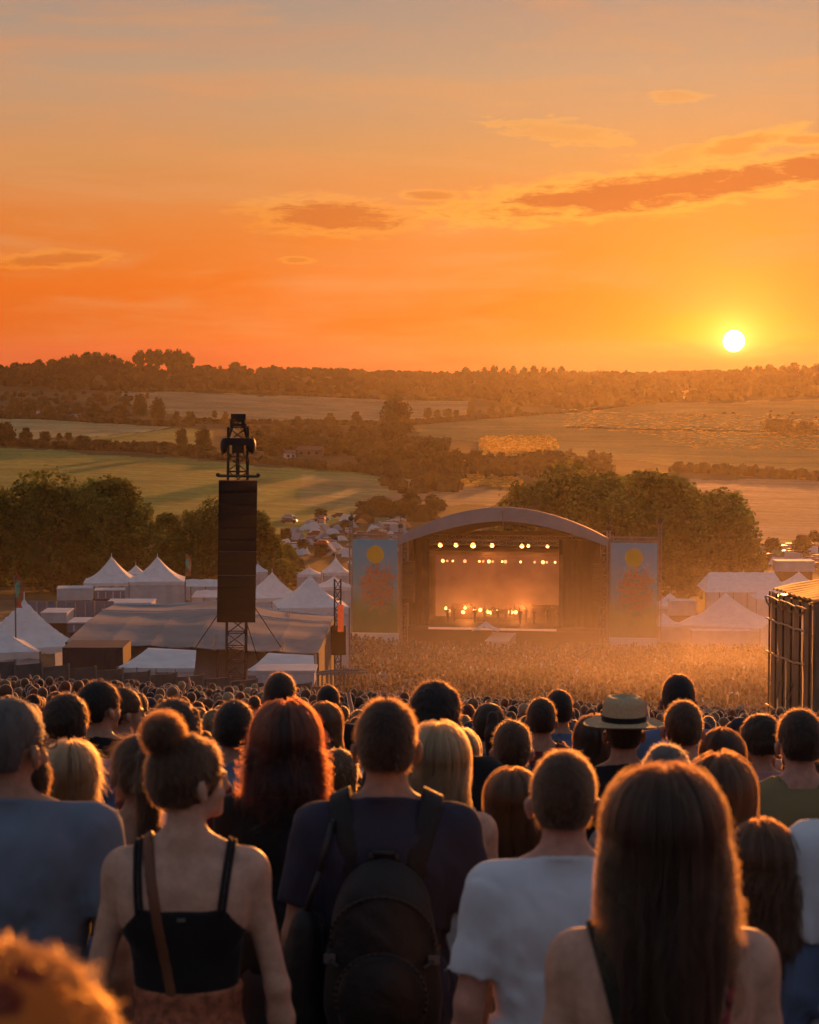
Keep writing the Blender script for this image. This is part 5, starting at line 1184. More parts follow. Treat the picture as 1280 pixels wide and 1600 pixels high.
# his backpack
bk = mat('backpack_nylon', (.012, .011, .011), .6, .3, 6, bump=.35, bscale=22, sheen=.1); bk2 = mat('backpack_trim', (.022, .021, .021), .45, .2, 6)
bp = empty('backpack', (0, 0, 0), 0, 'black rounded backpack on the back of the man in the navy T-shirt', 'backpack'); bp.parent = None
bp.location = r.location; bp.rotation_euler = r.rotation_euler; bp.scale = r.scale
S_ = SDF((-.22, -.40, .82), (.22, -.06, 1.45), .008); S_.ell((0, -.20, 1.10), (.145, .095, .23), .05); S_.ell((0, -.20, .98), (.15, .10, .14), .06); S_.ell((0, -.17, 1.24), (.115, .07, .12), .05)
X, Y, Z = S_.all(); S_.F = S_.F + .003 * wav(X, Y, Z, 40, 8); me, V, Q = sdfmesh('pack', S_, bk); put(bp, 'main_compartment', me)
S_ = SDF((-.20, -.42, .82), (.20, -.12, 1.28), .008); S_.ell((0, -.262, 1.01), (.118, .075, .145), .04); X, Y, Z = S_.all(); S_.F = S_.F + .003 * wav(X, Y, Z, 45, 9); me, V, Q = sdfmesh('pocket', S_, bk); put(bp, 'front_pocket', me)
zp = [(.118 * math.sin(a) * .99, -.300 - .012 * math.cos(a * 1), 1.03 + .12 * math.cos(a)) for a in np.linspace(-1.9, 1.9, 26)]; tube(bp, 'zip', zp, .004, bk2)
zp = [(.135 * math.sin(a), -.235 - .03 * math.cos(a), 1.16 + .125 * math.cos(a)) for a in np.linspace(-1.7, 1.7, 26)]; tube(bp, 'zip', zp, .004, bk2)
tube(bp, 'grab_handle', [(-.04, -.14, 1.335), (-.03, -.155, 1.375), (.03, -.155, 1.375), (.04, -.14, 1.335)], .009, bk2)
for s in (-1, 1):
    tube(bp, 'compression_strap', [(s * .145, -.16, 1.13), (s * .14, -.24, 1.12), (s * .11, -.30, 1.11)], .006, bk2); b = MB(); b.box((s * .135, -.255, 1.12), (.03, .012, .022)); b.build('buckle', mat('buckle', (.1, .1, .1), .3), bp)
def strapline(x0, z0, x1, z1, w, zlo=0.8, zhi=1.6, back=True):
    f = line_d(x0, z0, x1, z1); return lambda X, Y, Z: np.maximum(np.maximum(f(X, Z) - w, np.maximum(zlo - Z, Z - zhi)), (Y - .02) if back else -(Y - .0))
for s in (-1, 1):
    A_ = shell(spec(sw=.188, g=1.02), .008, lambda X, Y, Z: np.maximum(line_d(s * .075, 1.30, s * .125, 1.50)(X, Z) - .030, 1.27 - Z), .026, 1.25, 1.56); me, V, Q = sdfmesh('shoulder_strap', A_, bk); put(bp, 'shoulder_strap', me)
# dark bag at his left side
S_ = SDF((-.46, -.30, .72), (-.05, .1, 1.32), .009); S_.ell((-.235, -.10, .95), (.085, .09, .16), .05); S_.ell((-.21, -.12, 1.10), (.05, .06, .12), .05); X, Y, Z = S_.all(); S_.F += .005 * wav(X, Y, Z, 40, 4)
bg_ = empty('shoulder_bag', (0, 0, 0), 0, 'limp black bag hanging at left side of the man with the backpack', 'bag'); bg_.location = r.location; bg_.rotation_euler = r.rotation_euler; bg_.scale = r.scale
me, V, Q = sdfmesh('bag', S_, bk); put(bg_, 'bag_body', me); tube(bg_, 'strap', [(-.21, -.13, 1.2), (-.17, -.14, 1.32), (-.14, -.10, 1.44), (-.13, .02, 1.47)], .008, bk2)

# 2 woman with the bun
sp = spec(sw=.158, g=.93, fem=1, yaw=-.95, hs=.90, bunc=(-.0, -.070, 1.752), arms=('down', 'down'))
sp['arms'] = ((np.array([-.225, -.02, 1.12]), np.array([-.25, .04, .87])), (np.array([.225, -.02, 1.12]), np.array([.25, .04, .87])))
l1, l2 = line_d(-.118, 1.45, -.105, 1.26), line_d(-.106, 1.45, -.092, 1.26); l3, l4 = line_d(.118, 1.45, .094, 1.26), line_d(.106, 1.45, .082, 1.26)
def cami(X, Y, Z):
    topline = np.where(Y < .03, 1.330 + .05 * np.clip(np.abs(X) - .04, 0, .1) - np.clip(np.abs(X) - .105, 0, 1) * 1.3, 1.34)
    return np.maximum(Z - topline, 1.10 - Z)
def camst(X, Y, Z): return np.maximum(np.minimum(np.minimum(l1(X, Z), l2(X, Z)), np.minimum(l3(X, Z), l4(X, Z))) - .0045, 1.318 - Z)
r = hero(286, 4.75, 1119, sp, 'woman in black strappy top with a high hair bun, face turned right', 'pale', 'brown', 'bun',
         [('strappy_top', shell(sp, .0065, cami, .006, 1.0, 1.56), cloth('black', CL['black'])), *[('shoulder_strap', shell(sp, .0036, (lambda l_: lambda X, Y, Z: np.maximum(l_(X, Z) - .005, 1.318 - Z))(l_), .0115, 1.30, 1.51), cloth('black', CL['black'])) for l_ in (l1, l2, l3, l4)], ('skirt', trousers(sp, .010, 1.125, .5, True, .010), mat('rust_print', (.33, .11, .055), .85, .45, 45, bump=.2, bscale=90))], h=.008, fuzzn=9000, fuzzL=.014, thick=.008, top=1.788)
woman2 = r
me, V, Q = sdfmesh('bag_strap', shell(sp, .007, lambda X, Y, Z: np.maximum(line_d(-.085, 1.46, -.018, 1.06)(X, Z) - .0135, np.maximum(Y - .03, 1.0 - Z)), .012, .98, 1.58), mat('tan_leather', (.16, .06, .03), .5, .15, 10))
bs = link('bag_strap', me, None, None, r.location, r.rotation_euler); bs.scale = r.scale; tag(bs, 'tan leather bag strap crossing the bare back of the woman with bun', 'strap')
b = MB(); b.box((.0, -.118, 1.31), (.02, .004, .008)); b.build('clasp', METAL, r)
# loose wisps of the bun
bc = np.array(sp['bunc']); ca, sa = math.cos(sp['yaw']), math.sin(sp['yaw']); bc = np.array([bc[0] * ca - (bc[1] + .01) * sa, bc[0] * sa + (bc[1] + .01) * ca - .01, bc[2]])
q_ = np.random.default_rng(8); n_ = 900; d0 = q_.normal(0, 1, (n_, 3)); d0 /= np.linalg.norm(d0, axis=1)[:, None]; t0 = np.cross(d0, q_.normal(0, 1, (n_, 3))); t0 /= np.linalg.norm(t0, axis=1)[:, None]
put(r, 'bun_wisps', strands('bun_wisps', np.stack([bc + (d0 * math.cos(a) + t0 * math.sin(a)) * (.050 + .012 * q_.random((n_, 1)) * a) for a in np.linspace(0, 1.5, 7)], 1), .00035, hairs('brown')))

# 3 man in the white T-shirt
sp = spec(sw=.182, g=1.0, yaw=-.12, hs=1.0)
r = hero(884, 4.8, 1172, sp, 'man with cropped brown hair in pale blue white T-shirt, right of the backpack man', 'pink', 'brown', 'short',
         [('t_shirt', tshirt(sp, hh, .74, .80, .074, 13, .018, wr=.008), cloth('white', CL['white'])), ('trousers', trousers(sp, .014), cloth('denim', CL['denim']))], fuzzn=9000, fuzzL=.008, thick=.008)
# 4 long haired woman nearest
sp = spec(sw=.165, g=.97, fem=1, yaw=.05, hs=.95, hairz=1.42, hairw=.058)
l5 = line_d(-.125, 1.46, -.055, 1.12); l6 = line_d(.125, 1.46, .07, 1.12)
def bik(X, Y, Z): return np.minimum(np.maximum(np.minimum(l5(X, Z), l6(X, Z)) - .0075, 1.15 - Z), np.maximum(np.abs(Z - 1.15) - .03, Y * 0 - 1))
r = hero(1042, 3.55, 1204, sp, 'bare shouldered woman with very long brown hair glowing at its edges, nearest at right', 'pale', 'dark brown', 'long',
         [('patterned_top', shell(sp, .0065, bik, .006, 1.05, 1.56), mat('red_blue_print', (.30, .05, .06), .8, .9, 60)), ('shorts', trousers(sp, .012, 1.02, .6), cloth('denim', CL['denim']))], fuzzn=0, thick=.010, h=.008)
woman4 = r
put(r, 'long_hair', strands('long_hair', long_strands(sp, 14000, 1.23, 5, .074, 18, .020, -.135, flare=1.0), .00045, hairs('dark brown')))
put(r, 'stray_hair', strands('stray_hair', long_strands(sp, 4200, 1.40, 15, .100, 16, .034, -.105, .022, 2.3, .6, 1.2), .0004, hairs('light brown')))  # edge strands coloured lighter to stand in for the backlit glow
put(r, 'flyaway_hair', strands('flyaway_hair', fuzz(*HV, 6000, .045, 31, .6, 5, 1.1, 'edge'), .0003, hairs('light brown')))  # same lighter colour for the glowing outline
me, V, Q = sdfmesh('bag_strap', shell(sp, .007, lambda X, Y, Z: np.maximum(line_d(-.125, 1.47, -.03, 1.10)(X, Z) - .016, np.maximum(Y - .03, 1.02 - Z)), .012, 1.0, 1.58), cloth('olive black', (.02, .02, .012)))
bs = link('bag_strap', me, None, None, r.location, r.rotation_euler); bs.scale = r.scale; tag(bs, 'dark bag strap over the shoulder of the long haired woman', 'strap')
# 5 bearded man at the left edge
sp = spec(sw=.215, g=1.22, yaw=-.55, hs=1.04)
r = hero(8, 5.2, 1092, sp, 'heavy bearded man in grey blue T-shirt and glasses at the left edge', 'tan', 'grey', 'short',
         [('t_shirt', tshirt(sp, hh, .74, .82, .082, 23, .016, wr=.006), cloth('grey blue', CL['grey blue'])), ('trousers', trousers(sp, .014), cloth('charcoal', CL['charcoal']))], fuzzn=5000, fuzzL=.005, thick=.004)
S_ = SDF((-.14, -.10, 1.44), (.14, .18, 1.66), .006); S_.ell((0, .055, 1.545), (.066, .062, .060), .02, sp['yaw'], neckp(sp)); S_.ell((0, .07, 1.50), (.045, .045, .05), .03, sp['yaw'], neckp(sp)); X, Y, Z = S_.all()
ca, sa = math.cos(sp['yaw']), math.sin(sp['yaw']); yy = -X * sa + (Y + .01) * ca; S_.F = np.maximum(S_.F, np.maximum(Z - 1.592, .015 - yy)) + .0015 * wav(X, Y, Z, 200, 2)
me, V, Q = sdfmesh('beard', S_, hairb('dark brown')); put(r, 'beard', me); put(r, 'beard_hair', strands('beard_hair', fuzz(V, Q, 3000, .012, 4, .5), .0004, hairs('dark brown')))
gl = empty('glasses', (0, 0, 0), 0); gl.parent = r; yw = sp['yaw']
def rp(x, y, z): return (x * math.cos(yw) - (y + .01) * math.sin(yw), x * math.sin(yw) + (y + .01) * math.cos(yw) - .01, z)
for s in (-1, 1):
    b = MB(); pts = [rp(s * .034 + .024 * math.cos(a), .112, 1.628 + .019 * math.sin(a)) for a in np.linspace(0, 6.283, 15)]
    for a, c in zip(pts[:-1], pts[1:]): b.beam(a, c, .002, 5)
    b.beam(rp(s * .058, .112, 1.632), rp(s * .088, -.012, 1.632), .0022, 5); b.beam(rp(0, .114, 1.63), rp(s * .012, .112, 1.632), .002, 4); b.build('glasses_frame', DMETAL, gl)
# 6 woman with red hair
sp = spec(sw=.168, g=1.0, fem=1, yaw=.1, hs=1.0, hairz=1.49, hairw=.09)
r = hero(444, 6.5, 1101, sp, 'woman with wavy dark red hair in a black T-shirt', 'pale', 'dark auburn', 'long',
         [('t_shirt', tshirt(sp, .0105, .72, .84, .07, 33, .012), cloth('black', CL['black'])), ('trousers', trousers(sp, .015), cloth('charcoal', CL['charcoal']))], fuzzn=5000, fuzzL=.04, thick=.016, h=.0105)
put(r, 'long_hair', strands('long_hair', long_strands(sp, 6000, 1.47, 6, .105, 14, .020, -.11, .014, 2.1), .0006, hairs('dark auburn'))); put(r, 'stray_hair', strands('stray_hair', long_strands(sp, 1600, 1.46, 61, .125, 12, .028, -.11, .024, 2.2), .0006, hairs('auburn')))  # stray strands in brighter auburn stand in for the red rim light
# 7 blond bob
sp = spec(sw=.155, g=.92, fem=1, yaw=0, hs=1.04, hairz=1.475)
def tank(X, Y, Z): return np.minimum(np.maximum(Z - 1.30, .9 - Z), np.maximum(np.minimum(line_d(-.10, 1.48, -.08, 1.2)(X, Z), line_d(.10, 1.48, .08, 1.2)(X, Z)) - .009, 1.2 - Z))
r = hero(105, 7.1, 1163, sp, 'small woman with straight blond bob and thin black shoulder straps', 'pale', 'blond', 'bob',
         [('strappy_top', shell(sp, .009, tank, .007, .9, 1.56), cloth('black', CL['black'])), ('shorts', trousers(sp, .014, 1.02, .55), cloth('denim', CL['denim']))], fuzzn=3000, fuzzL=.05, h=.0105)
put(r, 'straight_hair', strands('straight_hair', long_strands(sp, 3500, 1.49, 9, .105, 10, .004, -.10, .016, 2.3), .0006, hairs('blond')))
# 8 dark ponytail woman in pale blue
sp = spec(sw=.155, g=.93, fem=1, yaw=.35, hs=.98)
r = hero(212, 6.3, 1150, sp, 'woman with long dark ponytail in pale blue top, behind the woman with bun', 'tan', 'dark brown', 'pony',
         [('vest_top', shell(sp, .0095, lambda X, Y, Z: np.minimum(np.maximum(Z - 1.36, .9 - Z), np.maximum(np.abs(np.abs(X) - .09) - .022, 1.3 - Z)), .008, .9, 1.56), cloth('ice blue', (.38, .50, .58))), ('shorts', trousers(sp, .014, 1.02, .55), cloth('pink', CL['pink']))], fuzzn=6000, fuzzL=.04, h=.0105)
# 14 tall man in black behind the backpack man
sp = spec(sw=.20, g=1.1, yaw=-.1, hs=1.02)
hero(680, 8.2, 1064, sp, 'tall man with thick dark hair in black T-shirt, behind the backpack man', 'tan', 'black', 'curly', [('t_shirt', tshirt(sp, .0115, .75, .82, .076, 43), cloth('black', CL['black'])), ('trousers', trousers(sp, .016), cloth('denim', CL['denim']))], h=.0115, fuzzn=3500, fuzzL=.014, thick=.02)
# 15 blond long hair beside him
sp = spec(sw=.155, g=.95, fem=1, yaw=.15, hairz=1.36, hairw=.08)
r = hero(684, 6.6, 1134, sp, 'woman with long straight blond hair in pale grey vest', 'pale', 'blond', 'long', [('vest', tshirt(sp, .0115, 0, .84, .085, 53), cloth('cream grey', (.30, .28, .27))), ('shorts', trousers(sp, .016, 1.02, .6), cloth('denim', CL['denim']))], h=.0115, fuzzn=0)
put(r, 'long_hair', strands('long_hair', long_strands(sp, 5500, 1.36, 7, .10, 12, .013, -.13), .0007, hairs('blond')))
# 17 dark long hair
sp = spec(sw=.16, g=.97, fem=1, hairz=1.32, hairw=.10, hs=1.02)
r = hero(802, 7.0, 1204, sp, 'woman with long dark hair in black top, left of the man in white T-shirt', 'tan', 'dark brown', 'long', [('t_shirt', tshirt(sp, .0115, .5, .84, .075, 63), cloth('black', CL['black'])), ('trousers', trousers(sp, .016), cloth('charcoal', CL['charcoal']))], h=.0115, fuzzn=0, thick=.016)
put(r, 'long_hair', strands('long_hair', long_strands(sp, 4500, 1.34, 17, .125, 12, .008, -.13), .0007, hairs('brown')))
# 18 man in black tank
sp = spec(sw=.19, g=1.03)
hero(802, 8.6, 1125, sp, 'man with short brown hair in black sleeveless shirt, mid crowd centre', 'pink', 'brown', 'short', [('vest', tshirt(sp, .012, 0, .82, .082, 73), cloth('black', CL['black'])), ('trousers', trousers(sp, .016), cloth('denim', CL['denim']))], h=.012, fuzzn=2500, thick=.010)
# 19 man in the straw hat
sp = spec(sw=.20, g=1.1, hs=.98)
r = hero(978, 9.3, 1100, sp, 'man in pale straw hat with dark band and a black T-shirt', 'tan', 'dark brown', 'short', [('t_shirt', tshirt(sp, .012, .7, .82, .078, 83), cloth('black', CL['black'])), ('trousers', trousers(sp, .016), cloth('denim', CL['denim']))], h=.012, fuzzn=1200, thick=.008)
hm = mat('straw', (.50, .36, .20), .75, .18, 120, bump=.4, bscale=240); hat = empty('straw_hat', (0, 0, 0), 0); hat.parent = r; hat.location = (0, -.012, 1.675)
def hatf(u, v):
    a = u * 6.2832; 
    prof = [(.175, .0), (.150, -.008), (.115, -.004), (.098, .008), (.094, .05), (.088, .095), (.070, .118), (.035, .112), (.0, .100)]
    t = v * (len(prof) - 1); i = min(int(t), len(prof) - 2); f = t - i; rr = prof[i][0] * (1 - f) + prof[i + 1][0] * f; z = prof[i][1] * (1 - f) + prof[i + 1][1] * f
    z += (.012 * abs(math.sin(a)) ** 2 * (rr > .11)) - (.018 * (rr < .07) * max(0, 1 - abs(math.cos(a)) * 1.2)); return (rr * math.cos(a), rr * 1.14 * math.sin(a), z)
b = MB(); b.sheet(hatf, 40, 24, .003); b.build('hat_crown', hm, hat, smooth=True)
b = MB(); b.sheet(lambda u, v: (.0975 * math.cos(u * 6.2832), .0975 * 1.14 * math.sin(u * 6.2832), .008 + .03 * v), 40, 2); b.build('hat_band', cloth('black', CL['black']), hat, smooth=True)
# 20..27 others
def simple(px, d, yt, hk, hc, gar, label, skin='tan', fem=0, yaw=0.0, sw=None, g=None, thick=.012, n=2500, sleeve=.7, seed=1, rz=0.0, hairz=None, hs=1.0, arms=('down', 'down'), fz=.012):
    sp = spec(sw=sw or (.158 if fem else .19), g=g or (.95 if fem else 1.04), fem=fem, yaw=yaw, hs=hs, arms=arms)
    if hairz: sp['hairz'] = hairz; sp['hairw'] = .09
    r = hero(px, d, yt, sp, label, skin, hc, hk, [('t_shirt' if sleeve > 0 else 'vest', tshirt(sp, .0125, sleeve, .84, .078 if sleeve > 0 else .086, seed), cloth(gar, CL[gar])), ('trousers', trousers(sp, .018), cloth('denim', CL['denim']))], h=.0125, fuzzn=n, thick=thick, rz=rz, fuzzL=fz)
    if hk == 'long': put(r, 'long_hair', strands('long_hair', long_strands(sp, 2800, sp.get('hairz', 1.35) + .02, seed + 5, .11, 10, .010, -.13), .0008, hairs(hc)))
    return r
simple(1064, 12.6, 1053, 'short', 'black', 'blue', 'tallest man in the crowd right of the straw hat, in blue shirt', seed=91, thick=.016)
simple(1072, 9.4, 1094, 'short', 'brown', 'grey blue', 'man with cropped hair in blue grey shirt, before the tallest man', 'pink', seed=92, thick=.008)
simple(1046, 6.4, 1162, 'short', 'grey', 'grey', 'man whose grey crown shows above the long haired woman', 'tan', seed=93, thick=.006)
r = simple(1128, 5.6, 1180, 'long', 'brown', 'black', 'woman with side swept brown hair in black T-shirt, behind the long haired woman', 'pale', 1, .5, seed=94, hairz=1.33, rz=-.15, thick=.016)
simple(1256, 8.0, 1107, 'short', 'dark brown', 'yellow', 'man in yellow green sleeveless vest at right', 'pink', 0, .1, sleeve=0, seed=95, g=1.12)
simple(1405, 5.0, 1100, 'short', 'brown', 'white', 'person in white T-shirt cut off by the right edge', 'pink', 0, 0, seed=96, sw=.20, g=1.1)
simple(1212, 5.3, 1330, 'short', 'black', 'blue', 'small child in blue T-shirt beside the long haired woman', 'brown', 1, 0, seed=97, sw=.15, hs=1.1) if False else None
simple(98, 8.8, 1083, 'curly', 'dark brown', 'blue', 'man with tousled dark hair at left, before the man in black', 'tan', 0, -.3, seed=98, thick=.018)
simple(150, 10.3, 1063, 'short', 'black', 'black', 'man in black T-shirt with head turned right, at left', 'tan', 0, -.7, seed=99, thick=.014)
simple(186, 11.5, 1074, 'short', 'brown', 'grey', 'man in grey vest looking right, third row at left', 'tan', 0, -1.0, seed=100, sleeve=0)
simple(270, 7.6, 1091, 'curly', 'dark brown', 'maroon', 'curly haired person directly behind the woman with bun', 'tan', 1, .2, seed=101, thick=.022)
simple(364, 8.7, 1093, 'short', 'black', 'grey blue', 'man with short black hair in grey blue T-shirt, between bun and red hair', 'tan', 0, -.15, seed=102)
simple(436, 12.3, 1050, 'short', 'dark brown', 'charcoal', 'tall man in charcoal T-shirt below the right white awning', 'pink', 0, -.1, seed=103)
simple(718, 10.4, 1141, 'long', 'blond', 'grey', 'short blond woman behind the tall man in black', 'pale', 1, .3, seed=104, hairz=1.42)
simple(876, 14.5, 1077, 'short', 'black', 'blue', 'man in blue shirt left of the straw hat, farther back', 'tan', seed=105)
simple(848, 13.0, 1090, 'short', 'dark brown', 'maroon', 'man with rucksack straps and maroon vest left of straw hat', 'tan', seed=106, sleeve=0)
simple(506, 12.5, 1100, 'long', 'brown', 'maroon', 'woman with long brown hair in maroon vest right of the red haired woman', 'pale', 1, seed=107, sleeve=0)
simple(1196, 10.4, 1115, 'curly', 'dark brown', 'pink', 'woman with dark curly hair in pink top near the clad scaffold', 'tan', 1, .3, seed=108, thick=.02)
simple(1133, 9.6, 1141, 'long', 'dark brown', 'grey', 'woman with long dark hair below the right pagoda tent', 'pale', 1, .1, seed=109, hairz=1.4)
simple(766, 12.0, 1100, 'pony', 'dark brown', 'grey', 'woman with dark ponytail in front of the stage centre', 'pale', 1, .1, seed=110)
simple(930, 11.0, 1120, 'long', 'dark brown', 'black', 'woman with dark hair just left of the straw hat', 'tan', 1, .3, seed=111)
simple(512, 17, 1070, 'short', 'black', 'black', 'man with black hair below the left banner, far row', 'tan', 0, seed=112)
simple(1190, 5.0, 1285, 'long', 'brown', 'blue', 'short woman in blue T-shirt half hidden behind the long haired woman', 'tan', 1, .4, seed=114, hairz=1.4)
simple(1165, 6.6, 1235, 'short', 'brown', 'denim', 'short person in blue shirt beside the long haired woman', 'brown', 1, 0, seed=113) if False else None
def T_n(t, d): return t.m('ADD', d, t.m('MULTIPLY', t.m('SUBTRACT', t.noise(t.n('ShaderNodeTexCoord').outputs['Object'], 30, 3, .6), .5), .5))
# blurred head with an orange patterned scarf, nearest of all
sp = spec(sw=.16, g=.95, fem=1, yaw=.4)
r = hero(-12, 1.3, 1448, sp, 'blurred person in an orange headscarf with black dots, bottom left corner', 'tan', 'dark brown', None, [('t_shirt', tshirt(sp, .014, .6, .84, .07, 5), cloth('maroon', CL['maroon']))], h=.012, fuzzn=0, top=1.80)
m = bpy.data.materials.new('dotted_scarf'); m.use_nodes = True; t = NT(m.node_tree); out = t.n('ShaderNodeOutputMaterial'); p = t.n('ShaderNodeBsdfPrincipled'); p.inputs['Roughness'].default_value = .8
vo = t.n('ShaderNodeTexVoronoi'); vo.inputs['Scale'].default_value = 24; t.put(vo.inputs['Vector'], t.n('ShaderNodeTexCoord').outputs['Object'])
t.put(p.inputs['Base Color'], t.mix(t.ss(T_n(t, vo.outputs['Distance']), .30, .46), (.015, .008, .005), (.62, .19, .02))); tr = t.n('ShaderNodeBsdfTranslucent'); t.put(tr.inputs[0], (.8, .3, .04)); mx = t.n('ShaderNodeMixShader'); mx.inputs[0].default_value = .35
t.t.links.new(p.outputs[0], mx.inputs[1]); t.t.links.new(tr.outputs[0], mx.inputs[2]); t.t.links.new(mx.outputs[0], out.inputs[0])
S_ = SDF((-.20, -.24, 1.44), (.20, .18, 1.86), .008); S_.ell((0, -.016, 1.665), (.098, .122, .118), .02); S_.ell((0, -.06, 1.60), (.085, .085, .09), .03); S_.ell((0, -.15, 1.60), (.045, .035, .04), .02); X, Y, Z = S_.all()
S_.F = np.maximum(S_.F, np.maximum(1.54 - Z, (1.60 + np.clip(Y, 0, 1) * .9) - Z)) + .010 * wav(X, Y, Z, 40, 6); me, V, Q = sdfmesh('headscarf', S_, m); put(r, 'headscarf', me)
put(r, 'frayed_threads', strands('frayed_threads', fuzz(V, Q, 5000, .012, 3, .3, mess=1.0), .0006, hairmat('orange_thread', (.5, .13, .02))))

# ------------------------------------------------------------------ individuals further back
TPL = []
def template(sp, hk, garment, sleeve=.7, seed=1, thick=.012, cap=False, h=.016):
    me, V, Q = sdfmesh('body', body(sp, h), skinm('tan'))
    parts = [('body', me, 's'), ('t_shirt' if sleeve > 0 else 'vest', sdfmesh('top', tshirt(sp, .015, sleeve, .84, .080 if sleeve > 0 else .09, seed, .018, wr=.009), cloth('grey', CL['grey']))[0], 'c'),
             ('trousers', sdfmesh('trousers', trousers(sp, .022), cloth('denim', CL['denim']))[0], 't')]
    me, V, Q = sdfmesh('hair', hair_cap(sp, .013, hk, thick, seed), hairb('brown')); parts.append(('hair', me, 'h'))
    F_ = fuzz(V, Q, 2200, .014 if hk in ('short', 'curly') else .03, seed, .5 if hk in ('short', 'curly') else .75)
    if hk == 'long': F_ = np.concatenate([F_, fuzz(V, Q, 500, .10, seed + 1, .92)])
    parts.append(('loose_hair', strands('loose_hair', F_, .0007, hairs('brown')), 'f'))
    if cap:
        b = MB(); b.sph((0, -.008, 1.672), (.101, .120, .09), 16, 10); yw = sp['yaw']
        b.sheet(lambda u, v: ((u - .5) * .15, .09 + .085 * v - .05 * abs(u - .5), 1.675 - .015 * v - .03 * abs(2 * u - 1) ** 2), 6, 4, .006); cm = b.mesh('cap', True); cm.materials.append(cloth('navy', CL['navy'])); parts.append(('cap', cm, 'k'))
    TPL.append(dict(parts=parts, fem=sp['fem'], hk='cap' if cap else hk, yaw=sp['yaw'], sleeve=sleeve, arms=sp['arms'][0])); return TPL[-1]
M_ = dict(sw=.19, g=1.05); Fm = dict(sw=.157, g=.95, fem=1)
template(spec(hs=.95, **M_), 'short', 't', seed=11); template(spec(hs=.95, yaw=.5, **M_), 'short', 't', seed=12); template(spec(hs=.95, yaw=-.7, **M_), 'curly', 't', seed=13, thick=.018); template(spec(hs=.95, **M_), 'short', 'v', 0, seed=14, thick=.009)
template(spec(hs=.95, **Fm, hairz=1.38), 'long', 't', .5, seed=15); template(spec(hs=.95, yaw=.3, **Fm), 'pony', 'v', 0, seed=16); template(spec(hs=.95, **Fm, yaw=-.4), 'bun', 'v', 0, seed=17); template(spec(hs=.95, **Fm, yaw=-.2, hairz=1.48), 'bob', 't', .4, seed=18)
template(spec(hs=.95, yaw=.15, **M_), 'short', 't', seed=19, cap=True); template(spec(hs=.95, **M_, arms=('up', 'down')), 'short', 't', .6, seed=20); template(spec(hs=.95, **Fm, hairz=1.30), 'long', 'v', 0, seed=21)
HW_ = {'short': 'short', 'curly': 'curly', 'long': 'long', 'pony': 'ponytailed', 'bun': 'bunned', 'bob': 'bobbed', 'cap': 'capped'}
q = random.Random(21); GEN = []
occ = [(p, d, y) for p, d, y, _ in HEROES]
pos_h = [(float(G(p, d).x), d) for p, d, y, _ in HEROES]
def cand(px, d, ytop):
    """does somebody at this spot hide one of the people in front of whom he stands?"""
    w = .20 * F_PX / d
    for p, dh, yh in occ:
        wh = .19 * F_PX / dh
        if d < dh and abs(px - p) < (w + wh) * .5 and ytop < yh + wh * 1.15: return False
        if dh < d < dh + 6 and abs(px - p) < wh * .45 and ytop > yh: return False
    return True
tries = 0; d = 6.4; NIND = 268
grid = []
while d < 30.5:
    step = .66 if d > 12 else .85; half = .212 * d + .6; n_ = int(2 * half / step); off = q.random() * step
    for i in range(n_ + 1): grid.append((-half + off + i * step + q.uniform(-.16, .16), d + q.uniform(-.2, .2)))
    d += .70 if d > 12 else .9
CRX = []
for x, d in grid:
    px = 640 + F_PX * x / d
    if px < -60 or px > 1340: continue
    if d > 26 and px > 0 and q.random() < .05: continue
    fem = q.random() < .45; H = q.gauss(1.625 if fem else 1.735, .06); H = max(1.5, min(1.86, H))
    gr = float(gz(x, d)); z = gr + H; ytop = 800 + F_PX * math.tan(math.atan2(-z, d) - PITCH)
    if d < 12.5 and ytop < 1112: H -= (1112 - ytop + q.uniform(0, 30)) * d / F_PX; z = gr + H; ytop = 800 + F_PX * math.tan(math.atan2(-z, d) - PITCH)
    if H < 1.42 or (d < 15 and ytop < 1125 and q.random() < .85): continue
    if any((x - a) ** 2 + (d - b) ** 2 < .50 ** 2 for a, b in pos_h): continue
    if not cand(px, d, ytop): continue
    if d < 9 and q.random() < .5: continue
    CRX.append((x, d, H, fem, px))
CRX.sort(key=lambda a: a[1])
for (x, d, H, fem, px) in CRX:
    if len(GEN) >= NIND: break
    hs_j = q.uniform(.9, 1.04)
    T_ = q.choice([t_ for t_ in TPL if bool(t_['fem']) == fem and (t_['arms'] == 'down' or q.random() < .35) and (t_['hk'] != 'cap' or q.random() < .35)])
    r = empty('person', (x, d, float(gz(x, d))), q.gauss(0, .34)); s = H / 1.755; r.scale = (s * q.uniform(.96, 1.06), s, s)
    hc = q.choice(['black', 'dark brown', 'brown', 'brown', 'light brown', 'light brown', 'blond', 'grey', 'auburn'] if not fem else ['dark brown', 'dark brown', 'brown', 'brown', 'light brown', 'blond', 'blond', 'red', 'black', 'auburn'])
    cc = q.choice(list(CL)); sk = q.choice(['pale', 'tan', 'tan', 'pink', 'brown'] if hc in ('black', 'dark brown') else ['pale', 'tan', 'pink'])
    for nm, me, code in T_['parts']:
        m = {'s': skinm(sk), 'c': cloth(cc, CL[cc]), 't': cloth(['denim', 'charcoal', 'olive'][q.randrange(3)], CL['denim']), 'h': hairb(hc), 'f': hairs(LIGHTER.get(hc, hc)), 'k': cloth('navy', CL['navy'])}[code]
        link(nm, me, m, r)
    occ.append((px, d, 0)) if False else None
    GEN.append((r, px, d, fem, hc, T_, cc))
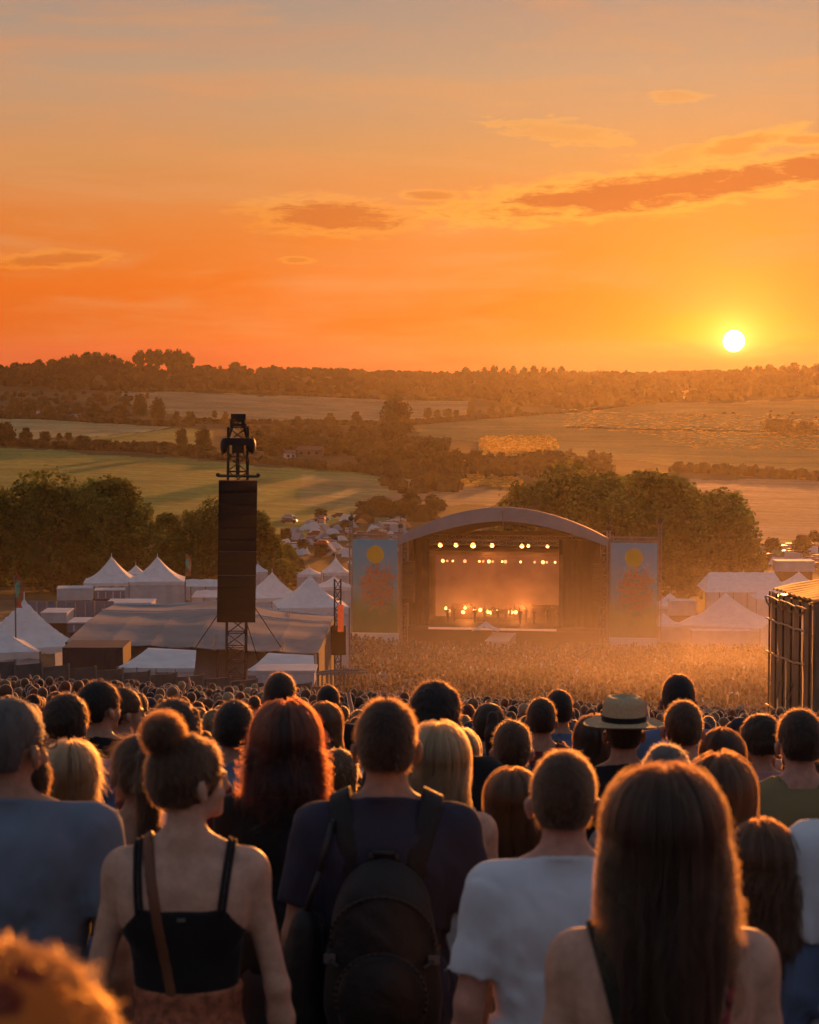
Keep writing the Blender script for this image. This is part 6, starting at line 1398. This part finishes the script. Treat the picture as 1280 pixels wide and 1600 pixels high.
# labels: looks first, then where one finds the person
def zone(px, d):
    c = [(110, 'at the left edge'), (250, 'below the left tents'), (345, 'left of the speaker tower'), (420, 'under the speaker tower'), (540, 'below the right white awning'), (680, 'below the left half of the stage'), (800, 'below the stage centre'), (950, 'below the right half of the stage'),
         (1080, 'around the straw hat'), (1200, 'below the right pagoda tent'), (9999, 'before the clad scaffold')]
    return next(t_ for lim, t_ in c if px < lim)
fam = {}
for g_ in GEN:
    r, px, d, fem, hc, T_, cc = g_
    hk = HW_[T_['hk']]; hs_ = ('%s %s hair' % (hk, hc)) if T_['hk'] in ('short', 'curly', 'long') else {'pony': hc + ' ponytail', 'bun': hc + ' bun', 'bob': hc + ' bob', 'cap': 'navy cap'}[T_['hk']]
    lab = '%s with %s in %s %s%s %s' % ('woman' if fem else 'man', hs_, cc, 'vest' if T_['sleeve'] == 0 else 'T-shirt', ', one arm up' if T_['arms'] == 'up' else '', zone(px, d))
    fam.setdefault(lab, []).append((px, d, r))
for lab, L in fam.items():
    L.sort(key=lambda a: a[1])
    if len(lab.split()) > 14: lab = lab.replace(' of the stage', '').replace(', one arm up', ' arm raised').replace('right half', 'stage right').replace('left half', 'stage left')
    for i, (px, d, r) in enumerate(L):
        ex = '' if len(L) == 1 else (', nearer row' if i == 0 else ', farther row' if len(L) == 2 else ', %s row' % ORD[i])
        r['label'] = lab + ex; r['group'] = 'people standing in the crowd'
for p, d, y, r in HEROES: r['group'] = 'people standing in the crowd'
DONE_D = GEN[-1][2]; print('individuals', len(GEN), 'to', round(DONE_D, 1))

# ------------------------------------------------------------------ the rest of the crowd, one mass
def lowp(fem, up, fine):
    V = []; Fq = []; Pt = []
    def add(v, f, p): o = sum(len(a) for a in V); V.append(np.array(v, float)); Fq.append(np.array(f) + o); Pt.append(np.full(len(v), p))
    nu, nv = (9, 7) if fine else (5, 3)
    def ell(c, r, p, nu=nu if fine else 6, nv=nv if fine else 4):
        v, f = lump(c, r, 1, nu, nv, 0); add(v, f, p)
    e_ = 1 if fine else 1.28; ell((0, -.012, 1.655), (.088 * e_, .108 * e_, .102 * e_), 1)
    if fine: ell((0, .03, 1.60), (.068, .075, .08), 0, 7, 5)
    if fem: ell((0, -.07, 1.50), (.095, .06, .20), 1, 6 if fine else 4, 4 if fine else 3)
    n = 8 if fine else 5; sw = .155 if fem else .185
    rings = [(0.0, .10, .08), (.5, .15, .09), (.9, .175 - .01 * (1 - fem), .12), (1.1, .15, .105), (1.32, sw + .01, .125), (1.41, sw + .045, .085), (1.46, .10, .07)] if fine else [(.4, .13, .09), (.95, .17, .12), (1.30, sw + .03, .12), (1.42, .09, .07)]
    v = [(rx * math.cos(2 * math.pi * i / n), ry * math.sin(2 * math.pi * i / n), z) for z, rx, ry in rings for i in range(n)]
    f = [(j * n + i, j * n + (i + 1) % n, (j + 1) * n + (i + 1) % n, (j + 1) * n + i) for j in range(len(rings) - 1) for i in range(n)]
    o = sum(len(a) for a in V); add(v, f, 2); Pt[-1][:n * (2 if fine else 1)] = 3
    def limb(a, b, r0, r1, p, m_=5 if fine else 3):
        a, b = Vector(a), Vector(b); d_ = (b - a).normalized(); u = d_.orthogonal().normalized(); w = d_.cross(u)
        vs = [tuple(c_ + (u * math.cos(2 * math.pi * i / m_) + w * math.sin(2 * math.pi * i / m_)) * r_) for c_, r_ in ((a, r0), (b, r1)) for i in range(m_)]
        add(vs, [(i, (i + 1) % m_, m_ + (i + 1) % m_, m_ + i) for i in range(m_)], p)
    limb((0, -.015, 1.42), (0, -.01, 1.58), .058, .05, 0)
    for s in (-1, 1):
        if up and s > 0: limb((s * sw, 0, 1.40), (s * (sw + .10), .1, 1.55), .045, .04, 0); limb((s * (sw + .10), .1, 1.55), (s * (sw + .04), .12, 1.86), .04, .03, 0)
        elif fine: limb((s * (sw + .02), 0, 1.40), (s * (sw + .07), -.01, 1.12), .055, .045, 2); limb((s * (sw + .07), -.01, 1.12), (s * (sw + .03), .12, .92), .04, .03, 0)
    return np.concatenate(V), np.concatenate(Fq), np.concatenate(Pt)
CRM = mat('crowd_cloth_and_skin', (.1, .1, .1), .75, .1, 5, attr='col', sheen=.1)
def crowd(name, pts, fine, label, seed):
    m_ = mat('near_crowd_cloth', (.1, .1, .1), .75, .1, 5, attr='col', sheen=1.0) if fine else CRM
    qq = np.random.default_rng(seed); var = [lowp(0, 0, fine), lowp(1, 0, fine), lowp(0, 1, fine)]; V = []; Fq = []; Cc = []; off = 0; pts = np.array(pts); kind = qq.choice(3, len(pts), p=[.54, .43, .03] if fine else [.55, .435, .015])
    hcs = np.array([HC[k] for k in ('black', 'dark brown', 'brown', 'brown', 'light brown', 'light brown', 'blond', 'auburn')]); ccs = np.array(list(CL.values())); scs = np.array([SKC[k] for k in ('pale', 'tan', 'tan', 'brown', 'pink')])
    for k in range(3):
        P_ = pts[kind == k]; v, f, p = var[k]; n = len(P_); p = p if fine or k == 2 else np.where(p == 0, 2, p)
        if n == 0: continue
        s = np.clip(qq.normal(1.0 if k != 1 else .94, .04, n), .86, 1.1); a = qq.normal(0, .5, n); ca, sa = np.cos(a)[:, None], np.sin(a)[:, None]
        vx_ = (v[None, :, 0] * ca - v[None, :, 1] * sa) * s[:, None] + P_[:, 0:1]; vy_ = (v[None, :, 0] * sa + v[None, :, 1] * ca) * s[:, None] + P_[:, 1:2]; vz_ = v[None, :, 2] * s[:, None] + P_[:, 2:3]
        V.append(np.stack([vx_, vy_, vz_], -1).reshape(-1, 3)); Fq.append((f[None] + (np.arange(n) * len(v))[:, None, None] + off).reshape(-1, 4)); off += n * len(v)
        dk = 1.0 if fine else .55
        pal = np.stack([scs[qq.integers(0, len(scs), n)], hcs[qq.integers(0, len(hcs), n)], ccs[qq.integers(0, len(ccs), n)] * (dk if fine else qq.choice([.4, .5, 1.3], n)[:, None]), np.tile((.04, .045, .06), (n, 1))], 1)
        Cc.append(pal[:, p].reshape(-1, 3))
    o = link(name, mesh_np(name, np.concatenate(V), np.concatenate(Fq), True, np.concatenate(Cc)), m_); tag(o, label, 'crowd', None, 'stuff'); print(name, len(pts)); return o
mid = [(x, d) for (x, d, H, fem, px) in CRX[len(GEN):]]
d = 30.5
def lim(d):
    lo = -70 if d < 60 else np.interp(d, [60, 63, 76, 100, 230], [60, 400, 505, 540, 545]); hi = 1350 if d < 57 else np.interp(d, [57, 62, 80, 100, 230], [1260, 1215, 1175, 1205, 1195]); return lo, hi
while d < 84:
    lo, hi = lim(d); px = lo; st_ = .68 / d * F_PX
    while px < hi: p_ = px + q.uniform(-.25, .25) * st_; mid.append(((p_ - 640) / F_PX * d, d + q.uniform(-.25, .25))); px += st_
    d += .72
mid = np.array(mid); crowd('crowd', np.column_stack([mid, gz(mid[:, 0], mid[:, 1])]), True, 'dense crowd seen from behind, filling the slope below', 5)
farp = []; d = 85.0
while d < 221:
    lo, hi = lim(d); px = lo; st_ = .9 / d * F_PX
    while px < hi:
        p_ = px + q.uniform(-.4, .4) * st_
        if not (d > 217 and 755 < p_ < 815) and q.random() < .97: farp.append(((p_ - 640) / F_PX * d, d + q.uniform(-.35, .35)))
        px += st_
    d += 1.1
farp = np.array(farp); crowd('far_crowd', np.column_stack([farp, gz(farp[:, 0], farp[:, 1])]), False, 'distant crowd packed in front of the stage', 6)
# ------------------------------------------------------------------ the band on the stage
lv = [lowp(0, 0, True), lowp(1, 0, True), lowp(0, 1, True)]
bandx = [722, 735, 748, 760, 772, 781, 786, 806, 813, 820, 828, 846, 855, 866, 700, 692]
for i, px in enumerate(sorted(bandx)):
    x = (px - 787) * .0716 * 1.03; y = 5.2 + 1.6 * ((i * 7) % 3); W_ = Matrix.Translation(sc) @ Matrix.Rotation(YAW, 4, 'Z') @ Vector((x, y, 2.31))
    v, f, p_ = lv[i % 3]; r = empty('person', W_, YAW + math.pi + random.uniform(-.5, .5), '%s dark figure of the band performing on the stage' % nth(i, len(bandx)), 'person', 'musicians on the stage')
    cs = np.array([SKC['tan'], HC['black'], CL['black'], (.02, .02, .025)])[p_]; link('body', mesh_np('body', v, f, True, cs), CRM, r)
def gear(px, y, z, build, name, label, cat):
    W_ = Matrix.Translation(sc) @ Matrix.Rotation(YAW, 4, 'Z') @ Vector(((px - 787) * .0716 * 1.03, y, z)); r = empty(name, W_, YAW, label, cat); build(r)
def drums(r):
    for (x, y, z, rad, h_) in ((0, 0, .35, .45, .5), (-.6, .1, .7, .25, .25), (.6, .1, .7, .25, .25), (.9, .3, .45, .3, .45), (-.3, -.1, .95, .2, .2)): b = MB(); b.beam((x, y, z - h_ / 2), (x, y, z + h_ / 2), rad, 14); b.build('drum', DMETAL, r)
    for (x, y, z) in ((-1, 0, 1.35), (1.1, 0, 1.4), (.5, .3, 1.55)): b = MB(); b.beam((x, y, z), (x, y, z + .02), .3, 14, .1); b.beam((x, y, 0), (x, y, z), .02, 4); b.build('cymbal', METAL, r)
    b = MB(); b.box((0, .2, -.25), (4, 3, .5)); b.build('riser', DECK, r)
gear(762, 8.2, 2.8, drums, 'drum_kit', 'drum kit on a riser at the back of the stage', 'drum kit')
def amp(r):
    b = MB(); b.box((0, 0, .75), (1.3, .6, 1.5)); b.build('cabinet', BLACKC, r); b = MB(); b.box((0, 0, 1.64), (1.2, .4, .26)); b.build('amp_head', DMETAL, r)
for i, px in enumerate((700, 716, 800, 826, 842, 858)): gear(px, 9.0, 2.3, amp, 'guitar_amp', '%s guitar amplifier stack at the back of the stage' % nth(i, 6), 'amplifier')
smk = volume_box('stage_smoke', (-9.4, .6, 2.5), (6.6, 11.2, 10.6), (.98, .8, .65), .0, .3, lambda t: t.m('MULTIPLY', t.ss(t.noise(t.n('ShaderNodeTexCoord').outputs['Object'], .28, 3, .6, .5), .30, .66), .085)); smk.parent = None
smk.location = sc; smk.rotation_euler = (0, 0, YAW); tag(smk, 'orange lit smoke hanging over the band on the stage', 'smoke', None, 'stuff')
# ------------------------------------------------------------------ dust kicked up before the stage
def dustn(t):
    oc = t.n('ShaderNodeTexCoord').outputs['Object']; x, y, z = t.sep(oc)
    hgt = t.m('SUBTRACT', z, t.m('MAXIMUM', t.m('MULTIPLY_ADD', t.m('SUBTRACT', y, 85.0), -.108, -15.2), t.m('MULTIPLY_ADD', y, -.147, -2.7)))
    e = t.m('EXPONENT', t.m('MULTIPLY', t.m('MAXIMUM', hgt, 0.0), -1 / 3.6))
    n_ = t.noise(t.xyz(x, y, t.m('MULTIPLY', z, 2.0)), .055, 3, .6, .4)
    ed = t.m('MULTIPLY', t.ss(y, 16.0, 115.0), t.ss(x, -16.0, 26.0, .12, 1.0)); ed = t.m('MULTIPLY', ed, t.ss(hgt, 15.0, 7.0)); ed = t.m('MULTIPLY', ed, t.ss(x, 42.0, 24.0))
    return t.m('MULTIPLY', t.m('MULTIPLY', e, ed), t.m('MULTIPLY', t.ss(n_, .40, .64, .15, 1.0), DUST))
DUST = 0.013
du_ = volume_box('dust', (-34, 14, -34), (54, 236, -2), (.98, .86, .72), .0, .55, dustn); tag(du_, 'thin golden dust drifting over the crowd before the stage', 'dust', None, 'stuff')
